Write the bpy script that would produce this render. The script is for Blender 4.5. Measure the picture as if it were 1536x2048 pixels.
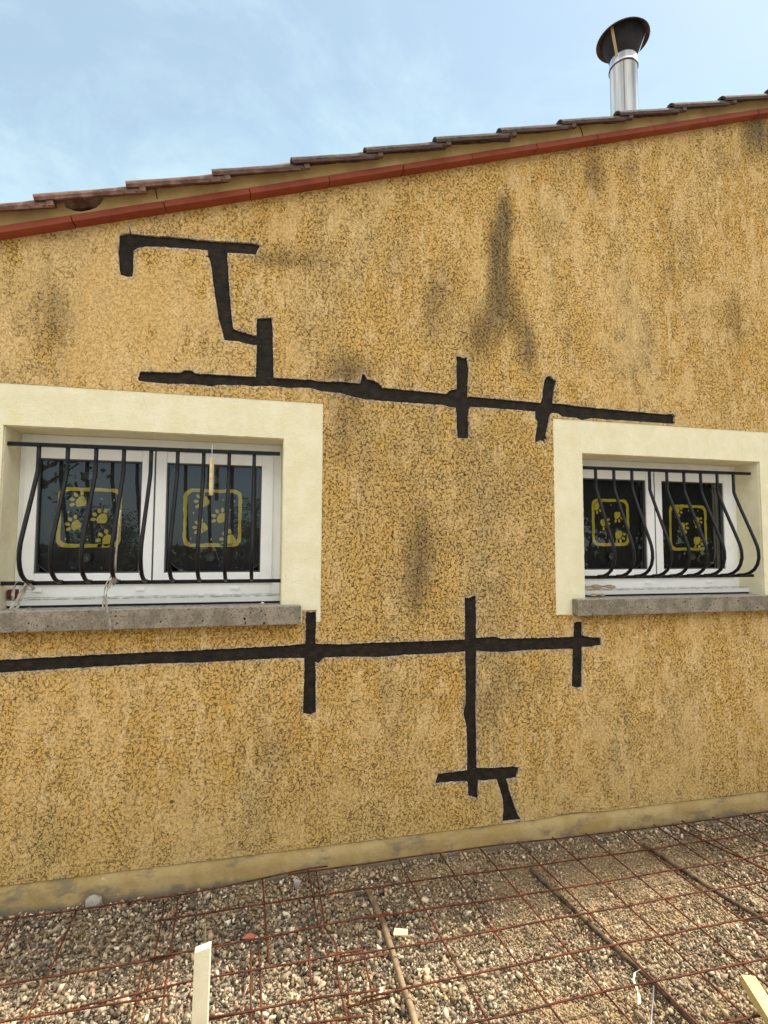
import bpy, bmesh, math, random
import numpy as np
from mathutils import Vector, Matrix, noise
from mathutils.geometry import delaunay_2d_cdt
rng = np.random.default_rng(7); random.seed(7)
for o in list(bpy.data.objects): bpy.data.objects.remove(o)
S = bpy.context.scene
COL = S.collection

# ------------------------------------------------------------------ camera
F = 1050.0; CAM_H = 1.54; CAM_D = 2.59
_X = Vector((4562, -86, -F)).normalized()
_Z = Vector((72, 16500, -F)); _Z = (_Z - _X * _Z.dot(_X)).normalized()
_Y = _Z.cross(_X)
M = Matrix((_X, _Y, _Z))                       # camera -> world
CP = Vector((0, -CAM_D, CAM_H))
cd = bpy.data.cameras.new('camera'); cam = bpy.data.objects.new('camera', cd); COL.objects.link(cam)
cam.matrix_world = Matrix.Translation(CP) @ M.to_4x4()
cd.sensor_fit = 'HORIZONTAL'; cd.sensor_width = 36; cd.lens = F / 1536 * 36
cd.clip_start = 0.05; cd.clip_end = 2000
S.camera = cam
S.render.resolution_x = 768; S.render.resolution_y = 1024

def W(px, py, y=0.0):                          # measured photo point -> point on the plane y
    r = M @ Vector((px - 768, 1024 - py, -F)); p = CP + r * ((y - CP.y) / r.y); return (p.x, p.z)
def G(px, py, z=0.0):                          # measured photo point -> point on the level z
    r = M @ Vector((px - 768, 1024 - py, -F)); p = CP + r * ((z - CP.z) / r.z); return (p.x, p.y)

# ------------------------------------------------------------------ light
SUN_EL = math.radians(54); SUN_OFF = math.radians(6.5)       # from the right, a little behind the wall
sv = Vector((math.cos(SUN_EL) * math.cos(SUN_OFF), math.cos(SUN_EL) * math.sin(SUN_OFF), math.sin(SUN_EL)))
ld = bpy.data.lights.new('sun', 'SUN'); ld.energy = 4.2; ld.angle = math.radians(3.0); ld.color = (1, 0.93, 0.8)
lo = bpy.data.objects.new('sun', ld); COL.objects.link(lo); lo.rotation_euler = (-sv).to_track_quat('-Z', 'Y').to_euler()
wd = bpy.data.worlds.new("World"); S.world = wd; wd.use_nodes = True
S.view_settings.view_transform = 'Standard'; S.view_settings.look = 'None'
S.view_settings.exposure = 1.0; S.view_settings.gamma = 1
S.render.engine = 'CYCLES'
S.cycles.max_bounces = 6; S.cycles.transparent_max_bounces = 8

# ------------------------------------------------------------------ node helper
class N:
    def __init__(s, tree):
        s.t = tree; s.n = tree.nodes; s.l = tree.links
    def put(s, sock, v):
        if v is None: return
        if isinstance(v, (int, float)): sock.default_value = v
        elif isinstance(v, (tuple, list)):
            if len(v) == 3 and len(sock.default_value) == 4: v = (*v, 1)
            sock.default_value = v
        else: s.l.new(v, sock)
    def m(s, op, a, b=None, c=None, clamp=False):
        n = s.n.new('ShaderNodeMath'); n.operation = op; n.use_clamp = clamp
        for i, v in enumerate((a, b, c)): s.put(n.inputs[i], v) if v is not None else None
        return n.outputs[0]
    def mix(s, f, a, b, mode='MIX'):
        n = s.n.new('ShaderNodeMix'); n.data_type = 'RGBA'; n.blend_type = mode
        s.put(n.inputs[0], f); s.put(n.inputs[6], a); s.put(n.inputs[7], b); return n.outputs[2]
    def ss(s, v, a, b, lo=0.0, hi=1.0):
        n = s.n.new('ShaderNodeMapRange'); n.interpolation_type = 'SMOOTHSTEP'
        s.put(n.inputs[0], v); n.inputs[1].default_value = a; n.inputs[2].default_value = b
        n.inputs[3].default_value = lo; n.inputs[4].default_value = hi; return n.outputs[0]
    def obj(s): return s.n.new('ShaderNodeTexCoord').outputs['Object']
    def map(s, v, sc=(1, 1, 1), loc=(0, 0, 0)):
        n = s.n.new('ShaderNodeMapping'); s.put(n.inputs[0], v); n.inputs['Scale'].default_value = sc; n.inputs['Location'].default_value = loc
        return n.outputs[0]
    def noise(s, v, sc, det=3, ro=.5, dist=0, col=False):
        n = s.n.new('ShaderNodeTexNoise'); s.put(n.inputs['Vector'], v); n.inputs['Scale'].default_value = sc
        n.inputs['Detail'].default_value = det; n.inputs['Roughness'].default_value = ro; n.inputs['Distortion'].default_value = dist
        return n.outputs['Color' if col else 'Fac']
    def vor(s, v, sc, feat='F1', out='Distance', rnd=1):
        n = s.n.new('ShaderNodeTexVoronoi'); n.feature = feat; s.put(n.inputs['Vector'], v); n.inputs['Scale'].default_value = sc
        n.inputs['Randomness'].default_value = rnd; return n.outputs[out]
    def attr(s, name):
        n = s.n.new('ShaderNodeAttribute'); n.attribute_name = name; return n.outputs['Fac']
    def vadd(s, a, b, k):
        n = s.n.new('ShaderNodeVectorMath'); n.operation = 'MULTIPLY_ADD'; s.put(n.inputs[0], b); n.inputs[1].default_value = (k, k, k); s.put(n.inputs[2], a)
        return n.outputs[0]
    def bump(s, h, st=1, d=.01):
        n = s.n.new('ShaderNodeBump'); s.put(n.inputs['Strength'], st); n.inputs['Distance'].default_value = d; s.put(n.inputs['Height'], h); return n.outputs[0]
def mat(name, col=(.5, .5, .5), rough=.8, metal=0, spec=.5, fn=None):
    m = bpy.data.materials.new(name); m.use_nodes = True; b = m.node_tree.nodes['Principled BSDF']
    b.inputs['Base Color'].default_value = (*col, 1); b.inputs['Roughness'].default_value = rough
    b.inputs['Metallic'].default_value = metal; b.inputs['Specular IOR Level'].default_value = spec
    if fn: fn(N(m.node_tree), b)
    return m
def mottled(name, a, b_, sc=20, rough=.85, bump=.002, metal=0, bsc=120, spec=.4, lo=.35, hi=.65):
    def fn(n, b):
        o = n.obj(); f = n.ss(n.noise(o, sc, 5, .6), lo, hi)
        n.put(b.inputs['Base Color'], n.mix(f, a, b_))
        if bump: n.put(b.inputs['Normal'], n.bump(n.noise(o, bsc, 4, .6), 1, bump))
    return mat(name, a, rough, metal, spec, fn)

# ------------------------------------------------------------------ sky
n = N(wd.node_tree); bg = wd.node_tree.nodes['Background']
sky = wd.node_tree.nodes.new('ShaderNodeTexSky'); sky.sky_type = 'NISHITA'; sky.sun_disc = False
sky.sun_elevation = SUN_EL; sky.sun_rotation = math.atan2(sv.x, sv.y); sky.air_density = 1.0; sky.dust_density = 1.2; sky.ozone_density = 1.0
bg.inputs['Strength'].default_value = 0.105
gen = wd.node_tree.nodes.new('ShaderNodeTexCoord').outputs['Generated']
c1 = n.noise(n.map(gen, (1.6, 1.2, 3.2), (3.1, 0, 1.4)), 1.5, 6, .6, .6)
c2 = n.noise(n.map(gen, (2, 2, 4), (1, 5, 0)), 5, 5, .6, .4)
cl = n.ss(n.m('ADD', n.m('MULTIPLY', c1, .8), n.m('MULTIPLY', c2, .2)), .42, .66, .55, 1.0)
sg = wd.node_tree.nodes.new('ShaderNodeSeparateXYZ'); wd.node_tree.links.new(gen, sg.inputs[0])
back = n.m('MULTIPLY', n.ss(sg.outputs[1], .25, -.35), n.ss(sg.outputs[2], .12, .45))      # unseen bright cloud added behind the viewer to light the shaded wall
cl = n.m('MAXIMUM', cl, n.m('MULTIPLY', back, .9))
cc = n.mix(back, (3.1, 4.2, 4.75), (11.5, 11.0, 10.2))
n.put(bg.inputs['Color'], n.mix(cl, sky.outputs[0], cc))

# ------------------------------------------------------------------ object helpers
def link(name, me, m=None, parent=None):
    o = bpy.data.objects.new(name, me); COL.objects.link(o)
    if m is not None:
        for x in (m if isinstance(m, (list, tuple)) else [m]): me.materials.append(x)
    if parent: o.parent = parent
    return o
def thing(name, label, cat, loc=(0, 0, 0), group=None):
    o = bpy.data.objects.new(name, None); COL.objects.link(o); o.location = loc; o.empty_display_size = .1
    tag(o, label, cat, group); return o
def tag(o, label, cat, group=None):
    o['label'] = label; o['category'] = cat
    if group: o['group'] = group
    return o
def mesh(name, v, f, smooth=False):
    me = bpy.data.meshes.new(name); me.from_pydata([tuple(map(float, p)) for p in v], [], [tuple(map(int, q)) for q in f]); me.validate(); me.update()
    if smooth: me.polygons.foreach_set('use_smooth', [True] * len(me.polygons))
    return me
class MB:
    """collects shapes for one mesh, coordinates in world metres (origin shifted at build)"""
    def __init__(s): s.v = []; s.f = []
    def add(s, v, f):
        k = len(s.v); s.v += [tuple(p) for p in v]; s.f += [tuple(i + k for i in q) for q in f]; return s
    def box(s, x0, x1, y0, y1, z0, z1):
        v = [(x, y, z) for x in (x0, x1) for y in (y0, y1) for z in (z0, z1)]
        return s.add(v, [(0, 1, 3, 2), (4, 6, 7, 5), (0, 4, 5, 1), (2, 3, 7, 6), (0, 2, 6, 4), (1, 5, 7, 3)])
    def tube(s, pts, r, n=8, cap=True, up=None):
        pts = [Vector(p) for p in pts]; rr = r if isinstance(r, (list, tuple)) else [r] * len(pts)
        v = []; f = []; prev = None
        for i, p in enumerate(pts):
            d = (pts[min(i + 1, len(pts) - 1)] - pts[max(i - 1, 0)]).normalized()
            a = prev if prev is not None else Vector(up) if up else (Vector((0, 0, 1)) if abs(d.z) < .9 else Vector((1, 0, 0)))
            u = (a - d * a.dot(d)).normalized(); prev = u; w = d.cross(u)
            for k in range(n):
                t = 2 * math.pi * (k + .5) / n; v.append(p + (u * math.cos(t) + w * math.sin(t)) * rr[i])
        for i in range(len(pts) - 1):
            for k in range(n):
                a = i * n + k; b = i * n + (k + 1) % n; f.append((a, b, b + n, a + n))
        if cap: f += [tuple(range(n - 1, -1, -1)), tuple(range((len(pts) - 1) * n, len(pts) * n))]
        return s.add(v, f)
    def strip(s, pts, wv, th):
        """flat band of width vector wv and thickness th along pts"""
        pts = [Vector(p) for p in pts]; v = []; f = []
        for i, p in enumerate(pts):
            d = (pts[min(i + 1, len(pts) - 1)] - pts[max(i - 1, 0)]).normalized()
            w = Vector(wv[i] if isinstance(wv, list) else wv); nn = d.cross(w).normalized() * th
            v += [p - w / 2, p + w / 2, p + w / 2 + nn, p - w / 2 + nn]
        for i in range(len(pts) - 1):
            for k in range(4): a = i * 4 + k; b = i * 4 + (k + 1) % 4; f.append((a, b, b + 4, a + 4))
        f += [(3, 2, 1, 0), tuple(range(len(v) - 4, len(v)))]
        return s.add(v, f)
    def build(s, name, m, parent=None, smooth=False, bevel=0, loc=None, seg=2):
        L = Vector(loc) if loc is not None else Vector((0, 0, 0))
        off = L + (parent.matrix_world.translation if parent and False else Vector((0, 0, 0)))
        base = Vector((0, 0, 0)); p = parent
        while p is not None: base += p.location; p = p.parent
        me = mesh(name, [tuple(Vector(q) - off - (base if loc is None else Vector((0, 0, 0)))) for q in s.v], s.f, smooth)
        bm = bmesh.new(); bm.from_mesh(me); bmesh.ops.recalc_face_normals(bm, faces=bm.faces); bm.to_mesh(me); bm.free()
        o = link(name, me, m, parent)
        if loc is not None: o.location = L - base
        if bevel:
            b = o.modifiers.new('bevel', 'BEVEL'); b.width = bevel; b.segments = seg; b.limit_method = 'ANGLE'; b.angle_limit = math.radians(40)
            b.harden_normals = False
        return o
def inside(P, poly):
    x, y = P[:, 0], P[:, 1]; c = np.zeros(len(P), bool); a = np.array(poly); b = np.roll(a, -1, 0)
    for (x0, y0), (x1, y1) in zip(a, b):
        if y0 == y1: continue
        c ^= ((y0 > y) != (y1 > y)) & (x < (x1 - x0) * (y - y0) / (y1 - y0) + x0)
    return c
def segdist(P, poly):
    a = np.array(poly); b = np.roll(a, -1, 0); D = np.full(len(P), 9.)
    for p, q in zip(a, b):
        d = q - p; L = d @ d
        if L == 0: continue
        t = np.clip(((P - p) @ d) / L, 0, 1); D = np.minimum(D, np.hypot(*(P - p - t[:, None] * d).T))
    return D
def rough(poly, step=.008, amp=.0015, only=None, seed=0):
    """resample a closed outline and make it ragged"""
    r = random.Random(seed); out = []
    n_ = len(poly)
    for i in range(n_):
        a = Vector(poly[i]); b = Vector(poly[(i + 1) % n_]); L = (b - a).length; k = max(1, int(L / step)); nn = Vector((-(b - a).y, (b - a).x)).normalized()
        for j in range(k):
            p = a + (b - a) * (j / k)
            if amp:
                s_ = noise.noise(Vector((p.x * 30 + seed, p.y * 30, 3))) * amp * 1.6 + r.gauss(0, amp * .55)
                p = p + nn * s_
            out.append((p.x, p.y))
    return out
def plate(outer, holes, y0, y1, grid=0.0, extra=None):
    """flat plate in the xz plane with real holes, front at y0, back at y1. Returns verts, faces, front vert count"""
    verts = []; edges = []
    for lp in [outer] + holes:
        k = len(verts); verts += [Vector(p) for p in lp]; edges += [(k + i, k + (i + 1) % len(lp)) for i in range(len(lp))]
    if grid:
        a = np.array(outer); x0, z0 = a.min(0); x1, z1 = a.max(0)
        gx, gz = np.meshgrid(np.arange(x0, x1, grid), np.arange(z0, z1, grid)); P = np.c_[gx.ravel(), gz.ravel()] + rng.uniform(-.3, .3, (gx.size, 2)) * grid
        if extra is not None: P = np.r_[P, extra]
        keep = inside(P, outer)
        for h in holes: keep &= ~inside(P, h)
        P = P[keep]; D = segdist(P, outer)
        for h in holes:
            bb = np.array(h); near = (P[:, 0] > bb[:, 0].min() - .05) & (P[:, 0] < bb[:, 0].max() + .05) & (P[:, 1] > bb[:, 1].min() - .05) & (P[:, 1] < bb[:, 1].max() + .05)
            D[near] = np.minimum(D[near], segdist(P[near], h))
        P = P[D > .0025]; verts += [Vector((p[0], p[1])) for p in P]
    v2, e2, f2, ov, oe, of = delaunay_2d_cdt(verts, edges, [], 1, 1e-6)
    v2 = np.array([tuple(v) for v in v2]); tri = np.array([f for f in f2 if len(f) == 3]); c = v2[tri].mean(1)
    keep = inside(c, outer)
    for h in holes: keep &= ~inside(c, h)
    tri = tri[keep]; nv = len(v2)
    V = np.r_[np.c_[v2[:, 0], np.full(nv, y0), v2[:, 1]], np.c_[v2[:, 0], np.full(nv, y1), v2[:, 1]]]
    a, b, c = v2[tri[:, 0]], v2[tri[:, 1]], v2[tri[:, 2]]
    area = (b[:, 0] - a[:, 0]) * (c[:, 1] - a[:, 1]) - (b[:, 1] - a[:, 1]) * (c[:, 0] - a[:, 0])
    tri[area < 0] = tri[area < 0][:, ::-1]                      # counter-clockwise in (x,z) -> normal -y
    faces = [tuple(t) for t in tri]
    cnt = {}
    for t in faces:
        for i in range(3): cnt[(t[i], t[(i + 1) % 3])] = 1
    side = [(b_, a_, a_ + nv, b_ + nv) for (a_, b_) in cnt if (b_, a_) not in cnt]
    return V, faces + side, nv
def setattrf(me, name, arr):
    a = me.attributes.new(name, 'FLOAT', 'POINT'); a.data.foreach_set('value', np.asarray(arr, dtype=np.float32))
exec_parts = True

# ------------------------------------------------------------------ materials
def f_render(n, b):
    o = n.obj()
    warp = n.noise(o, 55, 2, .5, 0, True)
    q = n.map(n.vadd(o, warp, .012), (1.0, 1, .72))
    big = n.noise(n.map(o, (1, 1, .65)), 3.2, 5, .65)                  # smooth against coarse areas
    mid = n.noise(n.map(o, (1, 1, .5)), 14, 3, .6)
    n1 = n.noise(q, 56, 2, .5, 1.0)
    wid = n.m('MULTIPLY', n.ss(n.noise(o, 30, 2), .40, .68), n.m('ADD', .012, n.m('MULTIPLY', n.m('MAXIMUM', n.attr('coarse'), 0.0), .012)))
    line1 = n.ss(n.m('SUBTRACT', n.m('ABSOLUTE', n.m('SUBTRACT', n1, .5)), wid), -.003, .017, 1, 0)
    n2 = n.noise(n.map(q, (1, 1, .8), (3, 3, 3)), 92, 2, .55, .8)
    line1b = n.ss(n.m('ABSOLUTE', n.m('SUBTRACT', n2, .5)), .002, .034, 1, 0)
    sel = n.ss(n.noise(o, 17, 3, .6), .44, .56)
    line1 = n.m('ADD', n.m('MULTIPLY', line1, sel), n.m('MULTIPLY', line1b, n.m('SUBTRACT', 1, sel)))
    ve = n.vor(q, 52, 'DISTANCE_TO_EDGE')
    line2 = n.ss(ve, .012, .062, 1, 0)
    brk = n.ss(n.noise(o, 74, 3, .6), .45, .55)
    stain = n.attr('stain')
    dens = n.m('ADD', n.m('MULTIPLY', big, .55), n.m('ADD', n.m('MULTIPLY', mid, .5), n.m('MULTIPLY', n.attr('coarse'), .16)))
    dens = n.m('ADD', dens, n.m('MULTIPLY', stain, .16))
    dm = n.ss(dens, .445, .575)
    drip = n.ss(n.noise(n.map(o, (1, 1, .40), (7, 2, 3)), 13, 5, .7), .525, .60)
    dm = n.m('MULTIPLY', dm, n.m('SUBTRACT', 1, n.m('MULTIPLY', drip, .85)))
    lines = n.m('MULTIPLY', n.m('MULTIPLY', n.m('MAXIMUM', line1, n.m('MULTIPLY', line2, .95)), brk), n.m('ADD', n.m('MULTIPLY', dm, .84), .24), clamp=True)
    fine = n.noise(o, 260, 3, .6)
    # colour
    pat = n.noise(n.map(o, (1, 1, .35), (4, 0, 0)), 5, 4, .6)
    sat = n.attr('clean')
    pale = n.m('MULTIPLY', n.m('SUBTRACT', 1, dm), .45)
    base = n.mix(n.ss(pat, .35, .68), (.68, .42, .115), (.77, .515, .19))
    base = n.mix(n.ss(n.noise(n.map(o, (1, 1, .3), (9, 0, 2)), 2.2, 4, .6), .45, .7), base, (.53, .385, .175))
    base = n.mix(n.m('MULTIPLY', n.ss(n.noise(n.map(o, (3, 1, .55), (2, 0, 7)), 11, 4, .7), .55, .72), .55), base, (.72, .54, .29))
    base = n.mix(n.ss(n.noise(n.map(o, (1, 1, .5), (1, 9, 4)), 3.0, 4, .6), .50, .66, 0, .6), base, (.70, .42, .115))
    base = n.mix(sat, base, (.62, .34, .07))
    base = n.mix(pale, base, (.80, .58, .29))
    base = n.mix(n.m('MULTIPLY', drip, n.m('SUBTRACT', .62, n.m('MULTIPLY', n.m('MAXIMUM', n.attr('coarse'), 0.0), .35))), base, (.84, .60, .29))
    base = n.mix(n.m('MULTIPLY', n.m('MULTIPLY', n.attr('coarse'), n.ss(n.noise(o, 7, 4, .6), .3, .7)), .45, clamp=True), base, (.40, .29, .135))
    low = n.attr('low')
    base = n.mix(n.m('MULTIPLY', low, .5), base, (.53, .37, .13))
    streak = n.noise(n.map(o, (9, 1, 1.1)), 3.5, 4, .65)
    st = n.ss(n.m('ADD', stain, n.m('ADD', n.m('MULTIPLY', n.m('SUBTRACT', streak, .5), 1.0), n.m('MULTIPLY', n.m('SUBTRACT', n.noise(o, 24, 4, .65), .5), .5))), -.05, 1.25)
    st = n.m('MULTIPLY', st, n.ss(stain, .0, .55), clamp=True)
    base = n.mix(n.m('MULTIPLY', st, .90), base, (.085, .070, .052))
    spk = n.ss(n.vor(n.map(o, (1, 1, .8)), 17), .07, .12, 1, 0)
    base = n.mix(n.m('MULTIPLY', n.m('MULTIPLY', spk, n.ss(mid, .5, .58)), n.m('ADD', n.m('MULTIPLY', low, .7), .12)), base, (.75, .58, .34))
    base = n.mix(n.ss(n.m('ADD', n.m('MULTIPLY', fine, .5), n.m('MULTIPLY', n.noise(o, 48, 4, .65), .5)), .38, .62, .0, .42), base, (.40, .25, .08))
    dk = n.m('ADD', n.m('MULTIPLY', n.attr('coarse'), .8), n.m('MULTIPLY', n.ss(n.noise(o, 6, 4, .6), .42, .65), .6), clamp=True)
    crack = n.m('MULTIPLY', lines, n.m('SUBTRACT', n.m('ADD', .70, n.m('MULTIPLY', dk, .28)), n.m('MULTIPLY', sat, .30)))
    base = n.mix(crack, base, n.mix(st, n.mix(dk, (.135, .082, .022), (.045, .029, .010)), (.018, .014, .009)))  # pit lines darkened in colour: caught dirt and crevice shade the bump lacks
    sm = n.m('MULTIPLY', n.attr('smear'), n.ss(n.noise(o, 70, 4, .7), .38, .62))
    base = n.mix(n.m('MULTIPLY', sm, .9), base, n.mix(n.ss(n.noise(n.map(o, (1, 1, 1), (5, 5, 5)), 22, 3), .42, .6), (.24, .22, .22), (.72, .56, .33)))
    edge = n.m('MULTIPLY', n.ss(n.attr('smear'), .76, .95), n.ss(n.noise(o, 33, 4, .7), .44, .58))
    base = n.mix(n.m('MULTIPLY', edge, .85), base, n.mix(n.ss(n.noise(o, 12, 3), .5, .58), (.50, .44, .42), (.82, .68, .42)))
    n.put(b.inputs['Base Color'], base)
    h = n.m('ADD', n.m('MULTIPLY', lines, -1.0), n.m('ADD', n.m('MULTIPLY', n1, .6), n.m('MULTIPLY', fine, .25)))
    n.put(b.inputs['Normal'], n.bump(h, 1, .011))
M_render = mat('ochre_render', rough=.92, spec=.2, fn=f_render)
def f_cream(n, b):
    o = n.obj(); f = n.noise(o, 9, 5, .65); g = n.noise(n.map(o, (3, 1, 1)), 3, 4, .6)
    c = n.mix(n.ss(f, .35, .7), (.75, .70, .48), (.82, .775, .575)); c = n.mix(n.ss(g, .5, .75, 0, .5), c, (.74, .64, .36))
    c = n.mix(n.ss(n.noise(o, 45, 4, .7), .68, .78, 0, .55), c, (.30, .27, .19))
    c = n.mix(n.ss(n.noise(n.map(o, (2.5, 1, .7)), 9, 6, .75), .56, .72, 0, .4), c, (.50, .46, .31))
    n.put(b.inputs['Base Color'], c)
    n.put(b.inputs['Normal'], n.bump(n.m('ADD', n.noise(o, 160, 3, .6), n.m('MULTIPLY', n.noise(o, 30, 2), .8)), .7, .0035))
M_cream = mat('cream_surround', rough=.9, spec=.25, fn=f_cream)
def f_sill(n, b):
    o = n.obj(); c = n.mix(n.ss(n.noise(o, 14, 5, .65), .35, .65), (.19, .165, .125), (.31, .27, .21))
    c = n.mix(n.ss(n.noise(o, 110, 3, .6), .48, .66, 0, .75), c, (.11, .09, .065))
    pit = n.m('MULTIPLY', n.ss(n.vor(n.vadd(o, n.noise(o, 60, 2, .5, 0, True), .02), 34), .13, .20, 1, 0), n.ss(n.noise(o, 21, 2), .47, .51))
    c = n.mix(pit, c, (.03, .025, .02))
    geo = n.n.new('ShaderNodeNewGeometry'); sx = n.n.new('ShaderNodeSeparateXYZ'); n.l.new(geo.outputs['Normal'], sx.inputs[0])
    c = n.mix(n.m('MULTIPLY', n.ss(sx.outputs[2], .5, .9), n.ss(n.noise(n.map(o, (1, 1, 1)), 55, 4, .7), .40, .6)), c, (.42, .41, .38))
    n.put(b.inputs['Base Color'], c)
    n.put(b.inputs['Normal'], n.bump(n.m('SUBTRACT', n.noise(o, 200, 3, .6), n.m('MULTIPLY', pit, 2)), .8, .002))
M_sill = mat('concrete_sill', rough=.95, spec=.2, fn=f_sill)
def f_mortar(n, b):
    o = n.obj(); c = n.mix(n.ss(n.noise(o, 28, 5, .7), .35, .7), (.010, .0075, .005), (.026, .019, .013))
    c = n.mix(n.ss(n.noise(n.map(o, (.5, 1, 1.5)), 70, 4, .7), .55, .75, 0, .7), c, (.065, .052, .036))
    n.put(b.inputs['Base Color'], c)
    n.put(b.inputs['Normal'], n.bump(n.noise(n.map(o, (.35, 1, 1)), 110, 4, .65), 1, .004))
M_mortar = mat('dark_repair_mortar', rough=.8, spec=.25, fn=f_mortar)
def f_plinth(n, b):
    o = n.obj(); c = n.mix(n.ss(n.noise(o, 6, 5, .65), .35, .65), (.36, .25, .095), (.45, .335, .155))
    c = n.mix(n.ss(n.noise(n.map(o, (1, 1, 2), (3, 1, 1)), 4, 5, .7), .50, .64, 0, .8), c, (.19, .155, .105))
    c = n.mix(n.ss(n.noise(n.map(o, (2, 1, 4), (8, 1, 3)), 8, 5, .75), .62, .68, 0, .8), c, (.58, .46, .26))
    sx = n.n.new('ShaderNodeSeparateXYZ'); n.l.new(o, sx.inputs[0])
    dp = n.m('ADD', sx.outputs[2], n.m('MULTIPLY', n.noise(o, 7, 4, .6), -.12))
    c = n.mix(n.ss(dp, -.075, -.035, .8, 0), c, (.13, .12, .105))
    c = n.mix(n.ss(n.noise(o, 90, 3, .6), .62, .75, 0, .5), c, (.12, .085, .04))
    n.put(b.inputs['Base Color'], c)
    n.put(b.inputs['Normal'], n.bump(n.noise(o, 60, 5, .65), .6, .004))
M_plinth = mat('ochre_plinth', rough=.9, spec=.25, fn=f_plinth)
M_vmortar = mottled('verge_mortar', (.56, .40, .18), (.45, .31, .14), 8, .92, .004, 0, 50)
M_terra = mottled('terracotta_strip', (.23, .048, .022), (.29, .066, .032), 7, .8, .0015)
def f_tile(n, b):
    o = n.obj(); oi = n.n.new('ShaderNodeObjectInfo')
    geo = n.n.new('ShaderNodeNewGeometry'); sx = n.n.new('ShaderNodeSeparateXYZ'); n.l.new(geo.outputs['Normal'], sx.inputs[0])
    age = n.attr('age')
    red = n.mix(n.ss(n.noise(o, 12, 4, .6), .4, .65), (.12, .045, .033), (.28, .165, .125))
    grey = n.mix(n.ss(n.noise(n.map(o, (.6, 2.4, 2.4)), 26, 5, .7), .38, .62), (.020, .017, .016), (.105, .088, .075))
    s3 = n.n.new('ShaderNodeSeparateXYZ'); n.l.new(o, s3.inputs[0])
    up = n.ss(n.m('ADD', s3.outputs[2], n.m('MULTIPLY', n.noise(o, 22, 4), .012)), .003, .010)
    red = n.mix(age, red, (.085, .036, .028))
    c = n.mix(n.m('MULTIPLY', up, n.m('ADD', .30, n.m('MULTIPLY', age, .68))), red, grey)
    c = n.mix(n.m('MULTIPLY', n.ss(n.noise(n.map(o, (.5, 1, 1)), 40, 4, .7), .58, .70, 0, .6), up), c, (.30, .27, .22))
    n.put(b.inputs['Base Color'], c); n.put(b.inputs['Normal'], n.bump(n.noise(o, 90, 4, .6), .8, .003))
M_tile = mat('weathered_tile', rough=.9, spec=.3, fn=f_tile)
M_pvc = mottled('white_upvc', (.82, .83, .82), (.88, .89, .88), 6, .35, 0, spec=.5)
def f_dirtypvc(n, b):
    o = n.obj(); geo = n.n.new('ShaderNodeNewGeometry'); sx = n.n.new('ShaderNodeSeparateXYZ'); n.l.new(geo.outputs['Normal'], sx.inputs[0])
    d = n.m('MULTIPLY', n.ss(sx.outputs[2], .5, .9), n.ss(n.noise(o, 30, 4, .7), .35, .6))
    n.put(b.inputs['Base Color'], n.mix(d, (.76, .76, .73), (.30, .28, .22)))
M_rail = mat('threshold_rail', rough=.4, fn=f_dirtypvc)
M_black = mat('black_gap', (.008, .008, .008), .6)
M_gasket = mat('grey_gasket', (.06, .065, .07), .6)
M_iron = mottled('black_painted_iron', (.006, .006, .007), (.011, .011, .012), 40, .33, .0006, spec=.2, bsc=300)
def f_rust(n, b):
    o = n.obj(); n.put(b.inputs['Base Color'], n.mix(n.ss(n.noise(o, 25, 4, .6), .35, .65), (.048, .014, .007), (.130, .036, .013)))
    n.put(b.inputs['Normal'], n.bump(n.noise(o, 300, 3), .6, .001))
M_rust = mat('rusty_steel', rough=.85, spec=.3, fn=f_rust)
M_rebar = mottled('muddy_rebar', (.035, .020, .014), (.13, .085, .05), 22, .9, .001)
M_mudbar = mottled('mud_coated_rebar', (.30, .22, .13), (.16, .10, .06), 18, .95, .001)
M_steel = mat('stainless_flue', (.72, .74, .76), .28, 1.0, fn=lambda n, b: (n.put(b.inputs['Roughness'], n.ss(n.noise(n.map(n.obj(), (1, 1, .1)), 18, 3), .3, .7, .42, .6)), n.put(b.inputs['Base Color'], n.mix(n.ss(n.noise(n.map(n.obj(), (1, 1, .06)), 22, 3), .35, .65), (.88, .90, .92), (.52, .56, .60)))))
M_soot = mottled('sooty_cap_metal', (.03, .022, .02), (.14, .095, .075), 7, .5, .001, .4)
M_soot2 = mottled('black_soot', (.004, .004, .005), (.018, .013, .011), 7, .8, .001, .0)
M_capout = mat('cap_outer_metal', (.10, .10, .105), .35, .8)
M_strapm = mat('golden_lit_strap', (.42, .30, .15), .5, .3)  # left cap bracket: the golden light on it is put into the colour
M_brass = mottled('gold_chime_tube', (.78, .64, .36), (.62, .48, .25), 30, .35, 0, .4)
M_strap = mottled('frayed_cloth', (.46, .42, .35), (.26, .23, .19), 40, .95, .001)
M_wood = mottled('pale_stake_wood', (.82, .74, .54), (.72, .62, .42), 12, .8, .001)
M_wood2 = mottled('fresh_yellow_timber', (.68, .55, .25), (.60, .47, .19), 12, .75, .001)
M_leaf = mottled('dry_leaf', (.42, .31, .20), (.28, .18, .11), 60, .9, .001)
M_rock = mottled('pale_rock', (.40, .37, .32), (.30, .28, .25), 25, .9, .004)
M_redd = mottled('dark_red_clay', (.14, .03, .02), (.08, .02, .015), 30, .9, .002)
M_red = mottled('red_clay_shard', (.42, .13, .08), (.33, .10, .07), 30, .9, .002)
M_paper = mottled('cream_tag', (.78, .70, .42), (.70, .60, .33), 20, .8, 0)
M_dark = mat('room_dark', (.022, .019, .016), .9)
M_slat = mat('blind_slats', (.035, .034, .032), .7)
M_shade = mat('black_sunshade_film', (.012, .011, .010), .5)
M_shadeprint = mat('yellow_print', (.88, .68, .08), .6)
M_cup = mat('clear_suction_cup', (.20, .20, .20), .15)
M_body = mottled('house_wall', (.50, .33, .13), (.42, .27, .10), 5, .95, .004)
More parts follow.
